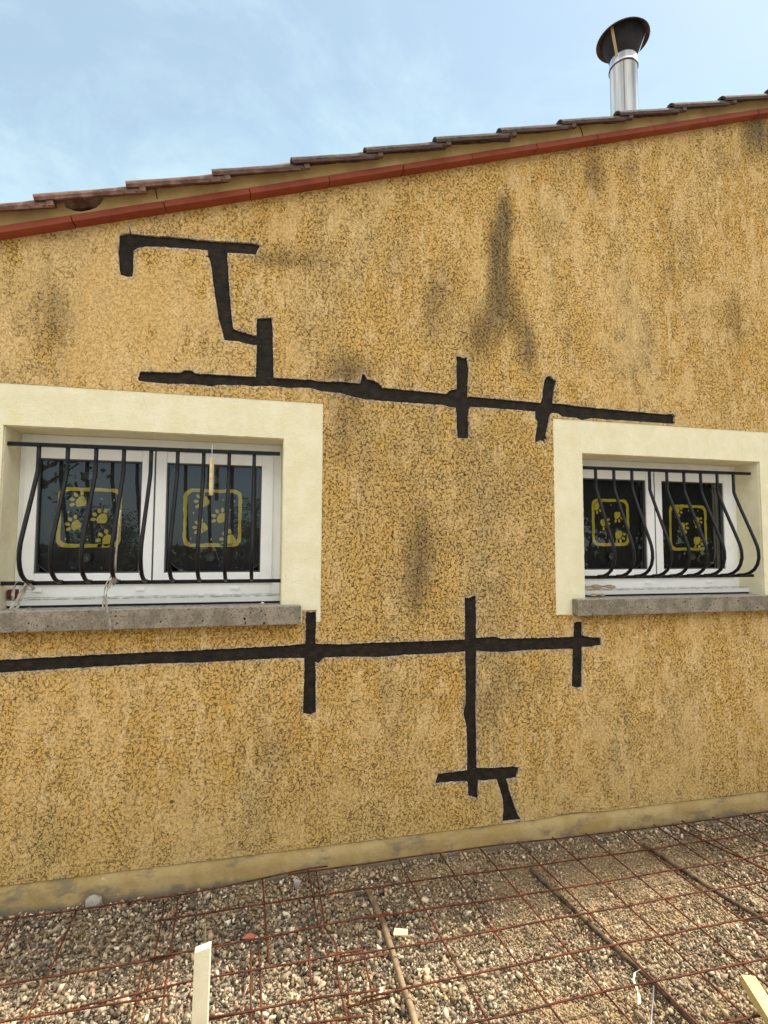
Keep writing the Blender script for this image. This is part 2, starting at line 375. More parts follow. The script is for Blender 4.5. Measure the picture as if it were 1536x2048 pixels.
def f_glass(n, b):
    out = n.n['Material Output']; tr = n.n.new('ShaderNodeBsdfTransparent'); tr.inputs[0].default_value = (.86, .88, .87, 1)
    gl = n.n.new('ShaderNodeBsdfGlossy'); gl.inputs['Roughness'].default_value = .0; fr = n.n.new('ShaderNodeFresnel'); fr.inputs[0].default_value = 1.5
    geo = n.n.new('ShaderNodeBump'); geo.inputs['Strength'].default_value = .03; geo.inputs['Distance'].default_value = .002
    n.l.new(n.noise(n.obj(), 4, 2), geo.inputs['Height']); n.l.new(geo.outputs[0], gl.inputs['Normal'])
    mx = n.n.new('ShaderNodeMixShader'); n.l.new(n.m('MULTIPLY', fr.outputs[0], 1.9, clamp=True), mx.inputs[0])
    n.l.new(tr.outputs[0], mx.inputs[1]); n.l.new(gl.outputs[0], mx.inputs[2]); n.l.new(mx.outputs[0], out.inputs[0])
M_glass = mat('window_glass', fn=f_glass)

# ------------------------------------------------------------------ the house
zb = lambda x: 3.276 + .3305 * x                     # underside of the verge at the wall face
RIDGE = 4.8; HX0, HX1 = -2.3, 11.8; HY1 = 7.5
zr = lambda x: zb(x) if x <= RIDGE else zb(2 * RIDGE - x)
house = thing('house', 'ochre rendered house gable with two barred windows, dark filled cracks and a tiled verge', 'house', (0, 0, 0))
OPS = [(-1.117, .093), (1.737, 2.959)]               # the two window openings
ZO0, ZO1 = 1.262, 2.062
SUR = [(-1.305, .283), (1.557, 3.145)]
ZS0, ZS1 = 1.167, 2.248

def c7(p): return (200 + p[0] * .33854, 440 + p[1] * .33854)
def c6(p): return (640 + p[0] * .20833, 680 + p[1] * .20833)
def cz(p): return (940 + p[0] / 7.68, 740 + p[1] / 7.68)
def c2(p): return (1080 + p[0] * .29688, 800 + p[1] * .29688)
def c8(p): return (560 + p[0] * .44271, 1160 + p[1] * .44271)
U = [c7(p) for p in [(115,90),(150,78),(172,75),(176,40),(183,78),(230,85),(330,92),(450,100),(560,112),(650,120),(750,125),(840,132),(870,130),(905,138),(940,142),(945,160),(925,190),(918,205),(860,200),(800,195),(755,195),(752,230),(758,300),(765,400),(772,500),(780,590),(788,640),(820,655),(870,668),(925,683),(925,640),(928,580),(1015,575),(1020,640),(1022,760),(1025,850),(1026,930),(1100,935),(1250,943)]]
U += [c6(p) for p in [(0,395),(200,398),(385,415),(395,370),(405,320),(430,330),(455,375),(520,385),(560,405),(600,455),(700,465),(850,480),(1000,492),(1150,510),(1215,515),(1250,480),(1310,470),(1310,300),(1310,160),(1345,155),(1365,165),(1385,175),(1410,160),(1420,230),(1432,270),(1420,400),(1420,545)]]
U += [cz(p) for p in [(0,405),(400,440),(720,468),(1085,500),(1110,420),(1115,300),(1145,160),(1165,110),(1215,85),(1240,95),(1255,120),(1330,165),(1300,300),(1285,400),(1275,510),(1400,515)]]
U += [c2(p) for p in [(200,32),(300,45),(500,65),(700,82),(860,97),(890,90),(910,108),(905,135),(915,155),(890,160),(700,148),(560,138),(430,130),(350,122),(285,135),(240,120),(150,112)]]
U += [cz(p) for p in [(1430,725),(1380,690),(1340,660),(1240,665),(1225,740),(1195,880),(1170,990),(1190,1075),(1150,1060),(1160,1150),(1135,1110),(1110,1090),(1070,1080),(1030,1100),(1010,1150),(1000,1090),(1010,980),(1030,880),(1035,790),(1005,750),(1000,640),(900,630),(700,612),(500,600),(250,578),(0,568)]]
U += [c6(p) for p in [(1440,640),(1425,720),(1430,850),(1425,930),(1410,945),(1320,940),(1312,850),(1310,700),(1300,650),(1250,645),(1180,625),(1000,612),(800,600),(600,585),(400,565),(300,540),(200,510),(0,490)]]
U += [c7(p) for p in [(1250,993),(1100,990),(1000,980),(900,985),(850,975),(700,975),(660,985),(600,975),(500,968),(400,968),(300,960),(230,950),(222,935),(235,895),(300,895),(470,900),(500,885),(540,888),(560,905),(700,912),(920,925),(925,740),(880,735),(810,715),(735,710),(720,650),(700,580),(685,480),(670,380),(655,260),(645,225),(620,215),(640,205),(635,178),(560,172),(450,165),(350,158),(270,158),(230,165),(200,180),(195,240),(198,300),(192,335),(160,335),(120,322),(110,250),(108,180)]]
L = [(-260,1332),(0,1320),(200,1309),(400,1300),(500,1295)]
L += [c8(p) for p in [(0,298),(60,292),(115,288),(117,200),(117,143),(140,146),(165,140),(163,200),(160,288),(300,290),(450,282),(600,278),(750,272),(835,268),(836,180),(834,78),(850,82),(870,72),(885,72),(888,160),(888,262),(970,255),(1000,265),(1150,262),(1326,256),(1328,195),(1340,188),(1365,190),(1368,250),(1400,258),(1450,260),(1452,295),(1400,302),(1367,305),(1366,400),(1364,484),(1340,488),(1318,480),(1320,400),(1322,312),(1200,315),(1100,320),(1000,328),(950,325),(888,322),(888,450),(886,600),(888,700),(890,848),(970,848),(1050,842),(1080,845),(1070,895),(1045,898),(1025,902),(1040,960),(1060,1020),(1080,1070),(1102,1092),(1062,1097),(1048,1100),(1005,1098),(1008,1050),(1008,1000),(995,950),(980,905),(960,905),(930,910),(897,908),(895,950),(895,995),(885,985),(850,975),(848,912),(780,915),(700,920),(715,875),(780,868),(845,858),(845,750),(842,660),(828,600),(838,560),(838,450),(836,325),(700,335),(560,340),(450,350),(300,348),(200,352),(175,378),(160,372),(162,450),(162,520),(162,600),(140,610),(103,602),(108,500),(110,400),(110,355),(0,355)]]
L += [(400,1326),(300,1328),(200,1334),(100,1340),(0,1346),(-260,1360)]
chU = rough([W(*p) for p in U], .007, .0011, seed=1)
chL = rough([W(*p) for p in L], .007, .0011, seed=2)
chL = [(x, max(z, .1195)) for x, z in chL]

# small chips knocked out of the render (not through to the chases)
outer = rough([(HX0, .112), (HX1, .112)], .02, .0018, seed=5)
k = len([p for p in outer if True])
bottom = [(HX0 + i * .012, .112 + noise.noise(Vector((i * .35, 1, 2))) * .0022 + (.012 * math.exp(-((HX0 + i * .012 - 1.62) / .12) ** 2))) for i in range(int((HX1 - HX0) / .012) + 1)]
outer = bottom + [(HX1, zr(HX1) + .02), (RIDGE, zb(RIDGE) + .02), (HX0, zb(HX0) + .02)]
def rect(x0, x1, z0, z1): return [(x0, z0), (x1, z0), (x1, z1), (x0, z1)]
holes = [chU, chL] + [rough(rect(a, b, ZS0, ZS1), .01, .0009, seed=8 + i) for i, (a, b) in enumerate(SUR)]
# keep the lower chase and the left surround as one opening where they touch
xs0, xs1 = W(611, 1222)[0], W(634, 1222)[0]
s0 = SUR[0]
holes[2] = rough([(s0[0], ZS0), (.195, ZS0), (.195, 1.225), (.262, 1.225), (.262, ZS0), (s0[1], ZS0), (s0[1], ZS1), (s0[0], ZS1)], .01, .0007, seed=8)
ex = []
for ch in (chU, chL):
    a = np.array(ch)
    for d in (.008, .018, .035):
        ex.append(a + rng.normal(0, d, a.shape)); ex.append(a + rng.normal(0, d, a.shape))
V, Fc, nf = plate(outer, holes, 0.0, .014, .03, np.concatenate(ex))
me = mesh('gable_wall', V, Fc)
P = V[:, [0, 2]]
def gauss(P, cx, cz_, sx, sz, a): return a * np.exp(-((P[:, 0] - cx) / sx) ** 2 - ((P[:, 1] - cz_) / sz) ** 2)
st = np.zeros(len(P))
for px, py, w, h, a in [(250,500,6,30,.5),(1012,430,20,60,1.0),(990,480,26,60,.5),(1000,530,22,80,.9),(995,610,26,90,.8),(1030,620,22,70,.6),(1190,350,40,60,.4),(1380,480,50,80,.3),(900,560,40,110,.35),(1055,680,20,70,.5),(965,660,18,60,.35),(865,620,28,90,.55),(1060,710,30,60,.45),(110,640,40,90,.6),(700,745,60,40,.6),(1510,290,60,60,.6),(1190,340,26,80,.4),(1470,640,40,90,.6),(1450,330,60,50,.4),(1250,560,30,100,.3),(845,1090,40,90,.75),(830,1180,25,60,.6),(1515,260,40,40,.7),(1260,340,30,60,.5),(1340,560,25,80,.4),(685,860,35,120,.5),(960,1420,60,80,.35),(560,1500,70,60,.4),(560,520,80,18,.6),(620,500,60,30,.4),(780,540,30,80,.4),(1050,1360,90,70,.4),(480,560,60,70,.2),(1330,420,40,100,.3),(770,800,110,90,.25),(300,1480,120,60,.15),(1100,1480,80,50,.2),(950,690,40,90,.5),(1140,690,40,70,.4)]:
    c = W(px, py); st += gauss(P, c[0], c[1], w / 395 * 1.05, h / 395 * 1.05, a)
setattrf(me, 'stain', np.clip(st, 0, 1))
cn = np.zeros(len(P))
for (a, b) in SUR: cn += .8 * ((1 / (1 + np.exp(-(P[:, 0] - a) / .02))) * (1 / (1 + np.exp((P[:, 0] - (b - .1)) / .02)))) * np.clip(1 - (ZS0 - P[:, 1]) / .22, 0, 1) * (P[:, 1] < ZS0 + .02)
cn += gauss(P, -.1, .72, 1.2, .25, .15)
setattrf(me, 'clean', np.clip(cn, 0, 1))
setattrf(me, 'coarse', np.clip(gauss(P, .9, 1.75, .75, .7, 1) + gauss(P, .4, .9, .8, .4, .3) - gauss(P, -.8, 2.6, .6, .4, .6) - gauss(P, 1.9, 2.6, .5, .3, .3), -1, 1))
setattrf(me, 'low', np.clip(1 - (P[:, 1] - .1) / .55, 0, 1))
D = np.full(len(P), 9.)
nearU = (P[:, 0] > -1.6) & (P[:, 0] < 2.7)
D[nearU] = np.minimum(segdist(P[nearU], chU[::2]), segdist(P[nearU], chL[::2]))
setattrf(me, 'smear', np.clip(1 - D / .024, 0, 1))
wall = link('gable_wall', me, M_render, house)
# repair mortar lying in the chases
def fill(ch, name, label, seed):
    V, Fc, nv = plate(ch, [], .0105, .0143, .012)
    for i in range(nv): V[i, 1] += noise.noise(Vector((V[i, 0] * 25, V[i, 2] * 25, seed))) * .0035
    V[:, 1] = np.clip(V[:, 1], .006, .0143)
    o = link(name, mesh(name, V, Fc), M_mortar, house); o['label'] = label; return o
fill(chU, 'crack_repair', 'dark mortar filling the stepped crack chase above the windows', 1)
fill(chL, 'crack_repair', 'dark mortar filling the crack chase running below the window sills', 5)
# masonry behind the render
so = [(HX0, -.3), (HX1, -.3), (HX1, zr(HX1)), (RIDGE, zb(RIDGE)), (HX0, zb(HX0))]
V, Fc, nv = plate(so, [rect(a, b, ZO0 - .02, ZO1) for a, b in OPS], .0145, .2)
link('masonry', mesh('masonry', V, Fc), M_body, house)
sb = MB(); sb.box(HX0, HX0 + .2, .203, HY1, -.3, zr(HX0) - .01); sb.box(HX1 - .2, HX1, .203, HY1, -.3, zr(HX1) - .01)
sb.add([(HX0, HY1, -.3), (HX1, HY1, -.3), (HX1, HY1, zr(HX1)), (RIDGE, HY1, zb(RIDGE)), (HX0, HY1, zb(HX0))], [(0, 1, 2, 3, 4)])
sb.build('side_walls', M_body, house)
pl = MB()
xs = np.arange(HX0, HX1, .03)
v = []; f = []
for i, x in enumerate(xs):
    for z in (-.25, .0, .05, .11, .1135):
        yy = .0055 + noise.noise(Vector((x * 6, z * 12, 1))) * .0025 - (.0 if z > .1 else .001)
        v.append((x, yy if z < .113 else .0142, z))
for i in range(len(xs) - 1):
    for j in range(4): a = i * 5 + j; f.append((a, a + 5, a + 6, a + 1))
pl.add(v, f); pl.build('plinth', M_plinth, house, smooth=True)
# window surrounds with their reveals
for i, ((a, b), (oa, ob)) in enumerate(zip(SUR, OPS)):
    out = rect(a, b, ZS0, ZS1)
    if i == 0: out = [(a, ZS0), (.197, ZS0), (.197, 1.222), (.26, 1.222), (.26, ZS0), (b, ZS0), (b, ZS1), (a, ZS1)]
    out = rough(out, .012, .0006, seed=20 + i)
    hole = rough(rect(oa, ob, ZO0 - .02, ZO1), .02, .0008, seed=30 + i)
    V, Fc, nv = plate(out, [hole], .0025, .0144, .04)
    V2 = []; 
    o_ = link('window_surround', mesh('window_surround', V, Fc), M_cream, house)
    rv = MB()
    for (x0, x1, z0, z1) in ((oa - .0, oa + .003, ZO0 - .02, ZO1), (ob - .003, ob, ZO0 - .02, ZO1), (oa + .003, ob - .003, ZO1 - .003, ZO1)):
        rv.box(x0, x1, .0145, .199, z0, z1)
    rv.build('window_reveal', M_cream, house)
    # sill
    sl = MB(); sx0, sx1 = oa - .083, ob + .09
    sl.box(sx0, sx1, -.056, -.0005, 1.166, 1.2535); s_ = sl.build('window_sill', M_sill, house, bevel=.004)
    sl = MB(); sl.box(oa + .0035, ob - .0035, 0.0, .19, 1.18, 1.2505); sl.build('sill_bed', M_sill, s_)
    # threshold rail and the dark joint under it
    # window
    wz = thing.__call__ if False else None
    win = bpy.data.objects.new('window', None); COL.objects.link(win); win.parent = house; win.location = (oa, .15, ZO0)
    win.empty_display_size = .1
    x0, x1 = oa + .0035, ob - .0035
    fr = MB(); fy0, fy1 = .172, .235
    fr.box(x0, x0 + .045, fy0, fy1, 1.29, ZO1 - .004); fr.box(x1 - .045, x1, fy0, fy1, 1.29, ZO1 - .004)
    fr.box(x0 + .045, x1 - .045, fy0, fy1, 2.0, ZO1 - .004); fr.box(x0 + .045, x1 - .045, fy0 - .001, fy1, 1.29, 1.355)
    fr.build('frame', M_pvc, win, bevel=.002)
    xm = oa + .597
    for (sa, sb_, ga, gb) in ((oa + .028, xm - .0035, oa + .084, oa + .537), (xm + .0035, ob - .045, oa + .650, oa + 1.107)):
        sh = MB(); y0, y1 = .158, .225
        sh.box(sa, ga, y0, y1, 1.348, 1.998); sh.box(gb, sb_, y0, y1, 1.348, 1.998)
        sh.box(ga, gb, y0 + .0004, y1, 1.944, 1.9975); sh.box(ga, gb, y0 + .0004, y1, 1.3485, 1.402)
        sh_o = sh.build('sash', M_pvc, win, bevel=.003)
        bd = MB()
        for q in ((ga, ga + .006, 1.402, 1.944), (gb - .006, gb, 1.402, 1.944), (ga + .006, gb - .006, 1.938, 1.944), (ga + .006, gb - .006, 1.402, 1.408)):
            bd.box(q[0], q[1], .166, .19, q[2], q[3])
        bd.build('gasket', M_gasket, win)
        gp = MB(); gp.box(ga + .004, gb - .004, .184, .1845, 1.404, 1.942); gp.add
        gv = [(ga + .003, .182, 1.404), (gb - .003, .182, 1.404), (gb - .003, .182, 1.942), (ga + .003, .182, 1.942)]
        pane = link('pane', mesh('pane', [tuple(Vector(q) - Vector((oa, .15, ZO0))) for q in gv], [(0, 1, 2, 3)]), M_glass, win)
    mu = MB(); mu.box(xm - .0036, xm + .0036, .16, .2, 1.36, 1.99); mu.build('sash_joint', M_gasket, win)
    tr = MB(); tr.add([(x0, .100, 1.262), (x1, .100, 1.262), (x1, .100, 1.285), (x0, .100, 1.285), (x0, .108, 1.290), (x1, .108, 1.290), (x1, .175, 1.2925), (x0, .175, 1.2925)], [(0, 1, 2, 3), (3, 2, 5, 4), (4, 5, 6, 7)])
    tr.box(x0, x1, .1005, .172, 1.2621, 1.272)
    tr.build('threshold_rail', M_rail, win)
    dk = MB(); dk.box(x0, x1, .112, .175, 1.2508, 1.2618); dk.build('shadow_gap_strip', M_black, win)  # black strip fills the gap under the rail, its shade put into the colour
    for xx in (oa + .10, oa + .545, oa + .985):
        dc = MB(); dc.box(xx - .02, xx + .02, .164, .171, 1.315, 1.331); dc.build('drain_cap', M_pvc, win, bevel=.002)
    # grille
    gr = bpy.data.objects.new('window_grille', None); COL.objects.link(gr); gr.parent = house; gr.location = (oa, .045, 1.36); gr.empty_display_size = .1
    t = MB(); 
    t.tube([(oa + .001, .045, 1.986), (ob - .016 if i == 0 else ob - .03, .045, 1.9915)], .0125, 4, up=(0, 0, 1)); t.build('top_rail', M_iron, gr, bevel=.002)
    t = MB(); t.tube([(oa + .001, .047, 1.366), (ob - .003 if i == 0 else ob - .035, .047, 1.3655)], .0125, 4, up=(0, 0, 1)); t.build('bottom_rail', M_iron, gr, bevel=.002)
    prof = [(.045, 1.99), (.045, 1.92), (.044, 1.872), (.036, 1.85), (.0, 1.765), (-.045, 1.665), (-.082, 1.582), (-.097, 1.545), (-.104, 1.51), (-.104, 1.475), (-.094, 1.44), (-.074, 1.41), (-.045, 1.389), (-.01, 1.376), (.04, 1.371)]
    first = None
    for kx in range(9):
        xx = oa + .127 + .1178 * kx if i == 0 else oa + .112 + .1193 * kx
        t = MB(); t.tube([(xx, y_, z_) for y_, z_ in prof], .0092, 8, up=(1, 0, 0)); t.build('bar', M_iron, gr, smooth=True)
    # room behind
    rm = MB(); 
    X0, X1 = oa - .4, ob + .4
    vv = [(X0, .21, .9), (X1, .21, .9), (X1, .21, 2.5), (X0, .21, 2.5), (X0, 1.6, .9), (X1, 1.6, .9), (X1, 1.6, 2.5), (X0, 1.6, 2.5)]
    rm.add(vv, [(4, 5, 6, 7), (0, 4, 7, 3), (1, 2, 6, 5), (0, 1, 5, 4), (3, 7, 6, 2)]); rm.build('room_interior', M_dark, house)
    bl = MB()
    for kz in range(24): 
        z = 1.30 + kz * .032
        bl.add([(x0, .40, z), (x1, .40, z), (x1, .412, z + .027), (x0, .412, z + .027)], [(0, 1, 2, 3)])
    if i == 0: bl.build('window_blind', M_slat, house)

# ------------------------------------------------------------------ verge: strips, mortar bed, tiles
roof = MB()
OV = .0
def roofz(x): return 3.374 + .3305 * x if x <= RIDGE else 3.374 + .3305 * (2 * RIDGE - x)
rv = []; rf = []
ys = np.arange(.09, HY1 + .3, .05)
for y in ys:
    wv = .022 * abs(math.sin((y - .09) / .21 * math.pi))
    for x in (HX0 - .25, RIDGE, HX1 + .25): rv.append((x, y, roofz(x) + wv))
for j in range(len(ys) - 1):
    for k in range(2): a = j * 3 + k; rf.append((a, a + 1, a + 4, a + 3))
nb = len(rv)
for y in (.09, HY1 + .3):
    for x in (HX0 - .25, RIDGE, HX1 + .25): rv.append((x, y, roofz(x) - .05))
rf += [(nb, nb + 3, nb + 4, nb + 1), (nb + 1, nb + 4, nb + 5, nb + 2), (nb, nb + 1, 1, 0), (nb + 1, nb + 2, 2, 1)]
roof.add(rv, rf); roof_o = roof.build('roof', M_tile, house)
SP = .3865; th = math.atan(.3305); ct, s_t = math.cos(th), math.sin(th)
def slope_pt(x, dy, up): return (x - up * s_t, dy, zb(x) + up * ct)
nst = 0
x = -.86 - 4 * SP
while x < RIDGE - .05:
    xe = min(x + SP - .0035, RIDGE)
    t = MB(); jt = random.uniform(-.0012, .0012); v = []
    for xx in (x, xe):
        for dy, up in ((-.054 + jt, 0.0), (-.054 + jt, .030), (.012, .030), (.012, 0.0)):
            v.append(slope_pt(xx, dy, up + jt))
    t.add(v, [(0, 1, 2, 3), (7, 6, 5, 4), (0, 4, 5, 1), (1, 5, 6, 2), (2, 6, 7, 3), (3, 7, 4, 0)])
    t.build('verge_strip', M_terra, roof_o, bevel=.0015); x += SP
# bedding mortar with one hollow
mh = [W(px, py, -.05) for px, py in [(130,413),(140,417),(150,421),(163,422),(178,419),(192,414),(200,407),(206,398),(207,388),(200,380),(150,378),(125,385)]]
def vb(px, py): return W(px, py, -.048)
mo = []
xs = np.arange(HX0 - .2, RIDGE + .01, .03)
lowr = [slope_pt(x, 0, .0305 + .0015 * noise.noise(Vector((x * 20, 0, 0)))) for x in xs]
topr = [slope_pt(x, 0, .128) for x in xs[::-1]]
mo = [(p[0], p[2]) for p in lowr] + [(p[0], p[2]) for p in topr]
mh = [(p[0], min(p[1], zb(p[0]) + .118)) for p in mh]
mh = [p for k_, p in enumerate(mh) if k_ == 0 or (abs(p[0] - mh[k_ - 1][0]) + abs(p[1] - mh[k_ - 1][1])) > .004]
V, Fc, nv = plate(mo, [mh], -.046, -.012, .03)
for i_ in range(nv): V[i_, 1] += noise.noise(Vector((V[i_, 0] * 9, V[i_, 2] * 9, 2))) * .004
link('verge_mortar_bed', mesh('verge_mortar_bed', V, Fc), M_vmortar, roof_o)
t = MB(); t.add([slope_pt(HX0 - .2, -.0125, .03), slope_pt(RIDGE, -.0125, .03), slope_pt(RIDGE, -.0125, .138), slope_pt(HX0 - .2, -.0125, .138), slope_pt(HX0 - .2, .1, .138), slope_pt(RIDGE, .1, .138)], [(0, 1, 2, 3), (3, 2, 5, 4)])
t.build('verge_core', mottled('hollow_mortar', (.07, .062, .035), (.035, .028, .016), 20, .95, .006), roof_o)
for px in (307, 1158):
    a = W(px, 372 if px < 900 else 250, -.047); b = W(px + 8, 398 if px < 900 else 274, -.047)
    t = MB(); t.tube([(a[0], -.0492, a[1]), ((a[0] + b[0]) / 2 + .003, -.0496, (a[1] + b[1]) / 2), (b[0], -.0492, b[1])], .0022, 5); t.build('mortar_crack', M_black, roof_o)
# verge tiles
def tile_mesh(seed):
    r = random.Random(seed)
    # section: (y, z) outer skin then inner skin
    outer_ = [(-.108, -.006), (-.109, .010), (-.104, .022), (-.092, .035), (-.076, .042), (-.058, .042), (-.042, .034), (-.030, .020), (-.022, .010), (.02, .008), (.10, .008)]
    inner_ = [(.10, -.004), (.02, -.004), (-.026, -.003), (-.038, .010), (-.048, .022), (-.060, .029), (-.074, .029), (-.087, .022), (-.096, .010), (-.100, -.006)]
    sec = outer_ + inner_; Lt = .462; nseg = 10; v = []; f = []
    for i in range(nseg + 1):
        u = i / nseg * Lt
        for y, z in sec:
            sc = 1.0 - .05 * (i / nseg)
            v.append((u + (r.uniform(-.002, .002) if i in (0, nseg) else 0), y * (1 if y > -.02 else sc), z + .0015 * noise.noise(Vector((u * 20 + seed, y * 40, z * 40)))))
    m = len(sec)
    for i in range(nseg):
        for k in range(m): a = i * m + k; b = i * m + (k + 1) % m; f.append((a, b, b + m, a + m))
    f += [tuple(range(m - 1, -1, -1)), tuple(range(nseg * m, nseg * m + m))]
    me = mesh('roof_tile', v, f)
    bm = bmesh.new(); bm.from_mesh(me)
    # the small lug and raised rib at the upper outer corner
    for (x0, x1, z0, z1) in ((Lt - .022, Lt + .004, -.004, .016), (Lt - .040, Lt - .030, -.003, .007)):
        q = bmesh.ops.create_cube(bm, size=1); 
        for w in q['verts']: w.co = Vector(((x0 + x1) / 2 + w.co.x * (x1 - x0), -.102 + w.co.y * .016, (z0 + z1) / 2 + w.co.z * (z1 - z0)))
    q = bmesh.ops.create_cone(bm, segments=6, radius1=.010, radius2=.002, depth=.018, cap_ends=True)
    for w in q['verts']: w.co = Vector((w.co.x * .7 + .062, w.co.y - .085, -w.co.z - .012))
    bmesh.ops.recalc_face_normals(bm, faces=bm.faces); bm.to_mesh(me); bm.free(); return me
tms = [tile_mesh(s_) for s_ in range(4)]
TX = [-1.001 + .3695 * (k_ - 4) for k_ in range(20)]
tilt = th - math.atan2(.040, .369) * .62
for k_, x in enumerate(TX):
    if x > RIDGE - .3: break
    src = tms[k_ % 4].copy(); age = min(1, max(.0, (x + 1.0) / 1.3)); setattrf(src, 'age', [min(1, age + random.uniform(-.1, .1))] * len(src.vertices))
    o = link('roof_tile', src, M_tile, roof_o)
    o.location = (x + random.uniform(-.004, .004), random.uniform(-.003, .003), 3.365 + .3313 * x + random.uniform(-.002, .002)); o.rotation_euler = (random.uniform(-.02, .02), -tilt + random.uniform(-.006, .006), random.uniform(-.01, .01))

# ------------------------------------------------------------------ flue
CHY = .9; pc = W(1248, 150, CHY); ztop = W(1250, 97, CHY - .1)[1]
cx = W(1246, 112, CHY)[0]; cx2 = W(1249, 225, CHY)[0]; R_ = .104
flue = bpy.data.objects.new('chimney', None); COL.objects.link(flue); flue.parent = house; flue.location = (cx, CHY, 4.0)
lean = (cx - cx2) / (ztop - 4.2)
def ring(r, z, n_=48, dx=0): return [(cx + (z - ztop) * lean + dx + r * math.cos(2 * math.pi * k_ / n_), CHY + r * math.sin(2 * math.pi * k_ / n_), z) for k_ in range(n_)]
def lathe(prof, n_=48, close=False):
    v = []; f = []
    for r, z in prof: v += ring(r, z, n_)
    for i_ in range(len(prof) - 1):
        for k_ in range(n_): a = i_ * n_ + k_; b = i_ * n_ + (k_ + 1) % n_; f.append((a, b, b + n_, a + n_))
    return v, f
t = MB(); t.add(*lathe([(R_, 4.0), (R_, ztop - .075), (R_ + .003, ztop - .073), (R_ + .003, ztop - .05), (R_, ztop - .048), (R_, ztop), (R_ - .012, ztop), (R_ - .012, ztop - .3)])); t.build('pipe', M_steel, flue, smooth=False)
bpy.context.view_layer.update()
for p_ in flue.children:
    for pg in p_.data.polygons: pg.use_smooth = abs(pg.normal.z) < .5
t = MB(); t.add(*lathe([(R_ + .001, ztop - .082), (R_ + .007, ztop - .081), (R_ + .007, ztop - .070), (R_ + .001, ztop - .069)])); t.build('clamp_band', M_soot, flue, smooth=False)
t = MB(); t.box(cx + R_ + .004, cx + R_ + .022, CHY - .006, CHY + .006, ztop - .10, ztop - .093); t.tube([(cx + R_ + .004, CHY, ztop - .085), (cx + R_ + .028, CHY, ztop - .065)], .005, 6); t.build('clamp_bolt', M_soot, flue)
ang = math.radians(-97); t = MB(); t.tube([(cx + math.cos(math.radians(-127)) * (R_ + .0005), CHY + math.sin(math.radians(-127)) * (R_ + .0005), z_) for z_ in (4.1, ztop - .085)], .0018, 5); t.build('pipe_seam', M_soot, flue)
zr_ = W(1246, 84, CHY)[1]; RC = .198
prof = [(RC, zr_), (RC + .004, zr_ + .004), (RC, zr_ + .010), (.06, zr_ + .085), (.004, zr_ + .100)]
t = MB(); t.add(*lathe(prof)); t.build('rain_cap', M_capout, flue, smooth=False)
t = MB(); t.add(*lathe([(R_ - .012, ztop - .06), (R_ - .006, ztop + .004), (RC * .84, zr_ + .020), (RC * .84 - .003, zr_ + .020), (R_ - .012, ztop + .004)])); t.build('wind_deflector', M_soot2, flue)
t = MB(); t.add(*lathe([(RC - .002, zr_ + .002), (.06, zr_ + .078), (.003, zr_ + .092)])); t.build('rain_cap_lining', M_soot, flue, smooth=False)
for a_, mm in ((math.radians(205), M_strapm), (math.radians(325), M_steel), (math.radians(85), M_soot)):
    t = MB(); p0 = Vector((cx + math.cos(a_) * (R_ + .002), CHY + math.sin(a_) * (R_ + .002), ztop - .02)); p1 = Vector((cx + math.cos(a_) * (RC * .86), CHY + math.sin(a_) * (RC * .86), zr_ + .018))
    t.strip([p0, p0 + Vector((0, 0, .03)), p1], Vector((-math.sin(a_), math.cos(a_), 0)) * .022, .002); t.build('cap_bracket', mm, flue)

# ------------------------------------------------------------------ sunshades stuck behind the panes
def rrect(x0, x1, z0, z1, r, n_=8):
    out = []
    for cx_, cz_, a0 in ((x1 - r, z0 + r, -90), (x1 - r, z1 - r, 0), (x0 + r, z1 - r, 90), (x0 + r, z0 + r, 180)):
        for k_ in range(n_ + 1): a = math.radians(a0 + 90 * k_ / n_); out.append((cx_ + r * math.cos(a), cz_ + r * math.sin(a)))
    return out
YS = .2035
def blob(mb, pts, y0, y1):
    m = len(pts); mb.add([(p[0], y0, p[1]) for p in pts] + [(p[0], y1, p[1]) for p in pts], [tuple(range(m))] + [(k_, (k_ + 1) % m, m + (k_ + 1) % m, m + k_) for k_ in range(m)])
def ell(c, rx, rz, ang, n_=10, pad=False):
    out = []
    for k_ in range(n_):
        t_ = 2 * math.pi * k_ / n_; x_ = rx * math.cos(t_); z_ = rz * math.sin(t_)
        if pad and z_ > 0: x_ *= 1.12
        if pad and z_ < 0: x_ *= .75
        out.append((c[0] + x_ * math.cos(ang) - z_ * math.sin(ang), c[1] + x_ * math.sin(ang) + z_ * math.cos(ang)))
    return out
